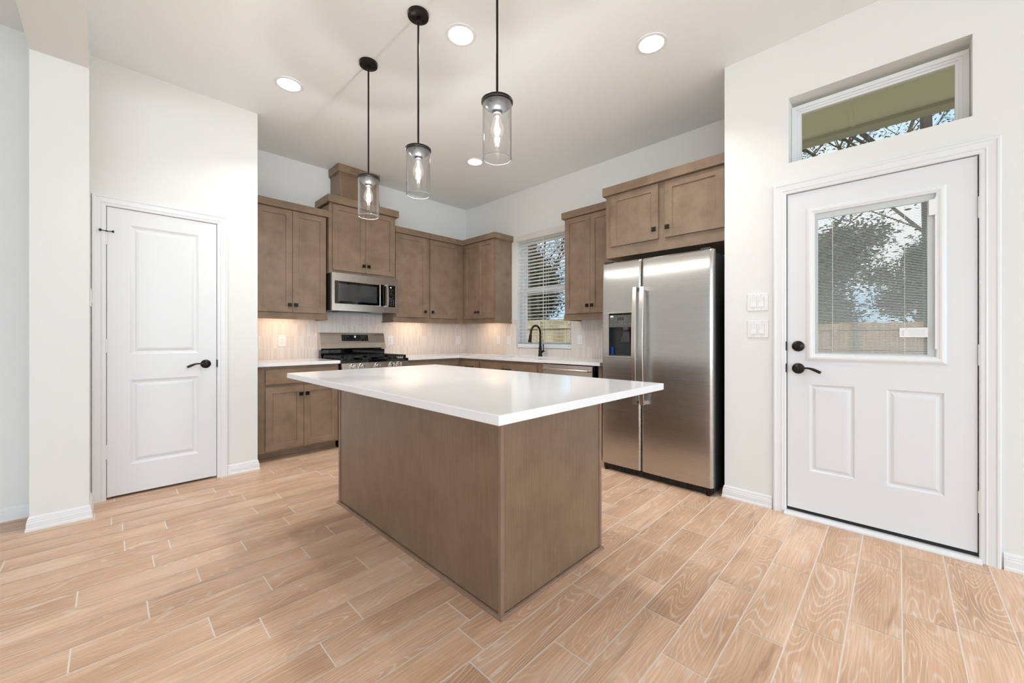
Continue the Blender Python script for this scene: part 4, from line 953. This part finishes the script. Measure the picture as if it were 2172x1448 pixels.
# ------------------------------------------------------------------ outlets and switches
def plate(name, label, cat, mp, u, v, n, kind, group):
    """n gangs"""
    w_ = .072 if n == 1 else .122; h_ = .117
    p0_ = mp(u, v, 0)
    r = thing(name, label, cat, p0_, 0, group)
    MB().prism([(u - w_ / 2, v - h_ / 2), (u + w_ / 2, v - h_ / 2), (u + w_ / 2, v + h_ / 2), (u - w_ / 2, v + h_ / 2)], mp, 0, .006).build('cover_plate', 'plastic', r, .0025)
    for k in range(n):
        c = u + (k - (n - 1) / 2) * .046
        if kind == 'switch':
            MB().prism([(c - .0175, v - .034), (c + .0175, v - .034), (c + .0175, v + .034), (c - .0175, v + .034)], mp, .0058, .0064).build('rocker_gap', 'plastic_line', r)
            mb = MB(); a0, a1 = c - .0165, c + .0165
            P_ = [(v - .033, .010), (v, .0072), (v + .033, .0085)]
            for j in range(2):
                (va, ha), (vb, hb2) = P_[j], P_[j + 1]
                mb.poly([mp(a0, va, ha), mp(a1, va, ha), mp(a1, vb, hb2), mp(a0, vb, hb2)])
                for a_ in (a0, a1): mb.poly([mp(a_, va, .006), mp(a_, va, ha), mp(a_, vb, hb2), mp(a_, vb, .006)])
            mb.poly([mp(a0, P_[0][0], .006), mp(a1, P_[0][0], .006), mp(a1, P_[0][0], .010), mp(a0, P_[0][0], .010)])
            mb.poly([mp(a0, P_[2][0], .006), mp(a1, P_[2][0], .006), mp(a1, P_[2][0], .0085), mp(a0, P_[2][0], .0085)])
            mb.build('rocker', 'plastic', r)
        else:
            f = MB().prism([(c - .0165, v - .034), (c + .0165, v - .034), (c + .0165, v + .034), (c - .0165, v + .034)], mp, .006, .0075).build('receptacle', 'plastic', r, .001)
            mb = MB()
            for q in (-.017, .017):
                rect(mb, c - .008, c - .0055, v + q - .0035, v + q + .0045, mp, .0075, .0079); rect(mb, c + .0055, c + .008, v + q - .0035, v + q + .0045, mp, .0075, .0079)
                rect(mb, c - .0025, c + .0025, v + q - .0125, v + q - .008, mp, .0075, .0079)
            mb.build('slots', 'socket', f, weld=False)
    mb = MB()
    for k in range(n):
        c = u + (k - (n - 1) / 2) * .046
        for q in (-.048, .048): rect(mb, c - .0015, c + .0015, v + q - .003, v + q + .003, mp, .006, .0064)
    mb.build('screw', 'plastic_line', r, weld=False)
    return r
yb = YW_(YB - .010); xb_ = XW_(XR - .010); GO = 'white plates on the tile backsplash'
plate('wall_outlet', 'white outlet on the tile left of the range', 'outlet', yb, 1.282, 1.100, 1, 'outlet', GO)
plate('wall_outlet', 'white outlet on the tile just right of the range backguard', 'outlet', yb, 2.532, 1.101, 1, 'outlet', GO)
plate('wall_outlet', 'white outlet on the range wall tile close to the inner corner', 'outlet', yb, 3.629, 1.098, 1, 'outlet', GO)
plate('wall_outlet', 'white outlet on the window wall tile nearer the corner', 'outlet', xb_, 3.975, 1.100, 1, 'outlet', GO)
plate('light_switch', 'white switch on the tile immediately left of the sink window', 'switch', xb_, 3.777, 1.100, 1, 'switch', GO)
plate('light_switch', 'white switch on the tile between the sink window and the refrigerator', 'switch', xb_, 2.616, 1.110, 1, 'switch', GO)
xd = XW_(DX)
plate('light_switch', 'upper white double rocker switch beside the exterior door', 'switch', xd, .683, 1.376, 2, 'switch', 'double rocker switches by the door')
plate('light_switch', 'lower white double rocker switch beside the exterior door', 'switch', xd, .681, 1.194, 2, 'switch', 'double rocker switches by the door')
plate('light_switch', 'white switch seen edge-on on the side of the pillar next to the pantry door', 'switch', lambda u, v, h: (PLX1 + h, u, v), 3.82, 1.40, 1, 'switch', None)

# ------------------------------------------------------------------ outdoors
GZ = -.18
struct(MB().box(-30, 60, -40, 60, GZ - .1, GZ).build('ground', 'grass'))
tag(MB().box(DX + T + .001, 6.4, -4.8, DY - .005, GZ, -.02).build('patio_slab', 'concrete'), 'grey concrete patio slab outside the exterior door', 'patio')
pr_ = thing('porch_roof', 'tan panelled porch ceiling seen through the transom window', 'porch roof', (4.2, -1, 2.88))
MB().box(DX + T + .001, 4.55, -4.5, DY - .11, 2.93, 2.99).box(XR + T + .001, 4.55, DY - .11, DY + .3, 2.93, 2.99).build('ceiling_board', 'soffit', pr_)
MB().box(4.41, 4.55, -4.5, DY + .3, 2.9, 2.93).build('beam', 'soffitbeam', pr_)
for y in (.272, -.948, -2.168): MB().box(DX + T + .01, 4.41, y - .012, y + .012, 2.922, 2.93).build('batten', 'soffit', pr_)
for y in (-4.4, -2.6): MB().box(4.41, 4.55, y - .07, y + .07, -.02, 2.9).build('post', 'soffitbeam', pr_)
def fence(name, label, p, q, h, mat, flip):
    f = thing(name, label, 'fence', (p[0], p[1], GZ)); P = Vector(p); Q = Vector(q); L_ = (Q - P).length; e = (Q - P) / L_; nn = Vector((-e.y, e.x)) * flip
    mb = MB(); s = 0
    while s < L_:
        a = P + e * s; b = P + e * min(s + .138, L_); hh = h + random.uniform(-.008, .008)
        mb.prism([(0, 0), (1, 0), (1, 1), (0, 1)], lambda u, v, t, a=a, b=b, hh=hh: tuple((a if u == 0 else b) + nn * (t * .016)) + (GZ + v * hh,), 0, 1); s += .143
    mb.build('pickets', mat, f, weld=False)
    mb = MB()
    for z in (.35, .95, 1.55): 
        mb.prism([(0, 0), (1, 0), (1, 1), (0, 1)], lambda u, v, t, z=z: tuple((P if u == 0 else Q) - nn * (t * .04)) + (GZ + z + v * .09,), 0, 1)
    mb.build('rail', mat, f, weld=False)
    k = 0
    while k * 2.4 < L_:
        a = P + e * (k * 2.4) - nn * .09; MB().box(a.x - .045, a.x + .045, a.y - .045, a.y + .045, GZ, GZ + h - .06).build('post', mat, f); k += 1
fence('wooden_fence', 'weathered cedar privacy fence across the yard behind the exterior door', (16, -13), (16, 6.5), 1.76, 'fence', -1)
fence('wooden_fence', 'pale pine privacy fence close outside the sink window', (8.3, 4.6), (8.3, 15), 1.8, 'fence2', -1)

# trees: branching trunk plus leaf clusters
def tree_mesh(seed, h, r, leaf_n, leaf_s, spread, leafmat, bare=.5, low=.3):
    rnd = random.Random(seed); wood = MB(); lv = MB(); tips = []
    def branch(p, d, length, rad, depth):
        pts = [p]; q = p.copy(); dd = d.copy()
        for k in range(4):
            dd = (dd + Vector((rnd.uniform(-.18, .18), rnd.uniform(-.18, .18), rnd.uniform(-.04, .12)))).normalized(); q = q + dd * length / 4; pts.append(q.copy())
        wood.tube(pts, [rad * (1 - .12 * k) for k in range(5)], 6 if depth < 2 else 4)
        if depth >= 2: tips.extend(pts[1:])
        if depth >= 4: return
        n = rnd.choice((3, 4)) if depth else 6
        for k in range(n):
            t = rnd.uniform(.35, 1) if depth else low + (1 - low) * (k + 1) / n
            b = pts[min(4, int(t * 4))]; a = rnd.uniform(0, 2 * PI); el = rnd.uniform(.25, .9)
            nd = (Vector((math.cos(a) * spread, math.sin(a) * spread, el)) + dd * .4).normalized()
            branch(b.copy(), nd, length * rnd.uniform(.5, .68), rad * .52, depth + 1)
    branch(Vector((0, 0, 0)), Vector((0, 0, 1)), h * .62, r, 0)
    for k in range(leaf_n):
        t = rnd.choice(tips); c = t + Vector((rnd.gauss(0, .34), rnd.gauss(0, .34), rnd.gauss(0, .28)))
        a = Vector((rnd.uniform(-1, 1), rnd.uniform(-1, 1), rnd.uniform(-.5, .5))).normalized(); b = a.cross(Vector((rnd.uniform(-1, 1), rnd.uniform(-1, 1), 1)).normalized()) ; s = leaf_s * rnd.uniform(.6, 1.4)
        lv.poly([c - a * s, c - b * s * .5, c + a * s, c + b * s * .5])
    return wood, lv
def make_tree(name, label, loc, seed, h, r, n, s, spread, lm, low=.3):
    t = thing(name, label, 'tree', loc, 0, 'trees beyond the fences'); wd, lv = tree_mesh(seed, h, r, n, s, spread, lm, low=low)
    wd.build('trunk', 'bark', t, local=True, weld=False, smooth=True)
    lv.build('foliage', lm, t, local=True, weld=False)
    return t
A = make_tree('leafy_tree', 'bare-branched spreading tree rising behind the cedar fence', (19, -1.4, GZ), 3, 13, .11, 9000, .055, 1.0, 'leafb', .25)
B = make_tree('leafy_tree', 'tall green-leaved tree whose crown shows under the porch beam', (13.5, -.6, GZ), 11, 15, .15, 5200, .10, .9, 'leaf', .5)
C_ = make_tree('evergreen_tree', 'dense dark evergreen behind the cedar fence', (24, -5, GZ), 5, 6.6, .12, 22000, .10, .7, 'leafd', .05)
GT = 'dark evergreens forming the backdrop behind the yard fences'
C_['group'] = 'backdrop evergreens'; C_['label'] = GT
for k, (x, y, sc) in enumerate([(24, -9.5, 1.0), (25, -1.0, .9), (26, 3.0, 1.1), (24, 7, 1.0), (21, 11, 1.05), (18, 15.5, 1.1), (13.5, 19, 1.25), (10, 23, 1.2), (28, -3, 1.3), (17, 22, 1.4), (12.5, 16.5, 1.0)]):
    t = dup(C_, (x, y, GZ), k * 1.3, GT); t.scale = (sc, sc, sc)
for k, (x, y, sc, lb) in enumerate([(11.3, 10.2, 1.0, 'tall thin-leaved tree seen through the upper half of the sink window')]):
    t = dup(B, (x, y, GZ), 1 + k * 2.1, lb); t.scale = (sc, sc, sc)
for k, (x, y, sc, lb) in enumerate([(20, 3.4, 1.0, 'bare-branched tree left of centre behind the door glass'), (16.5, 14.2, .9, 'bare-branched tree close behind the pine fence')]):
    t = dup(A, (x, y, GZ), 2 + k * 2.3, lb); t.scale = (sc, sc, sc)
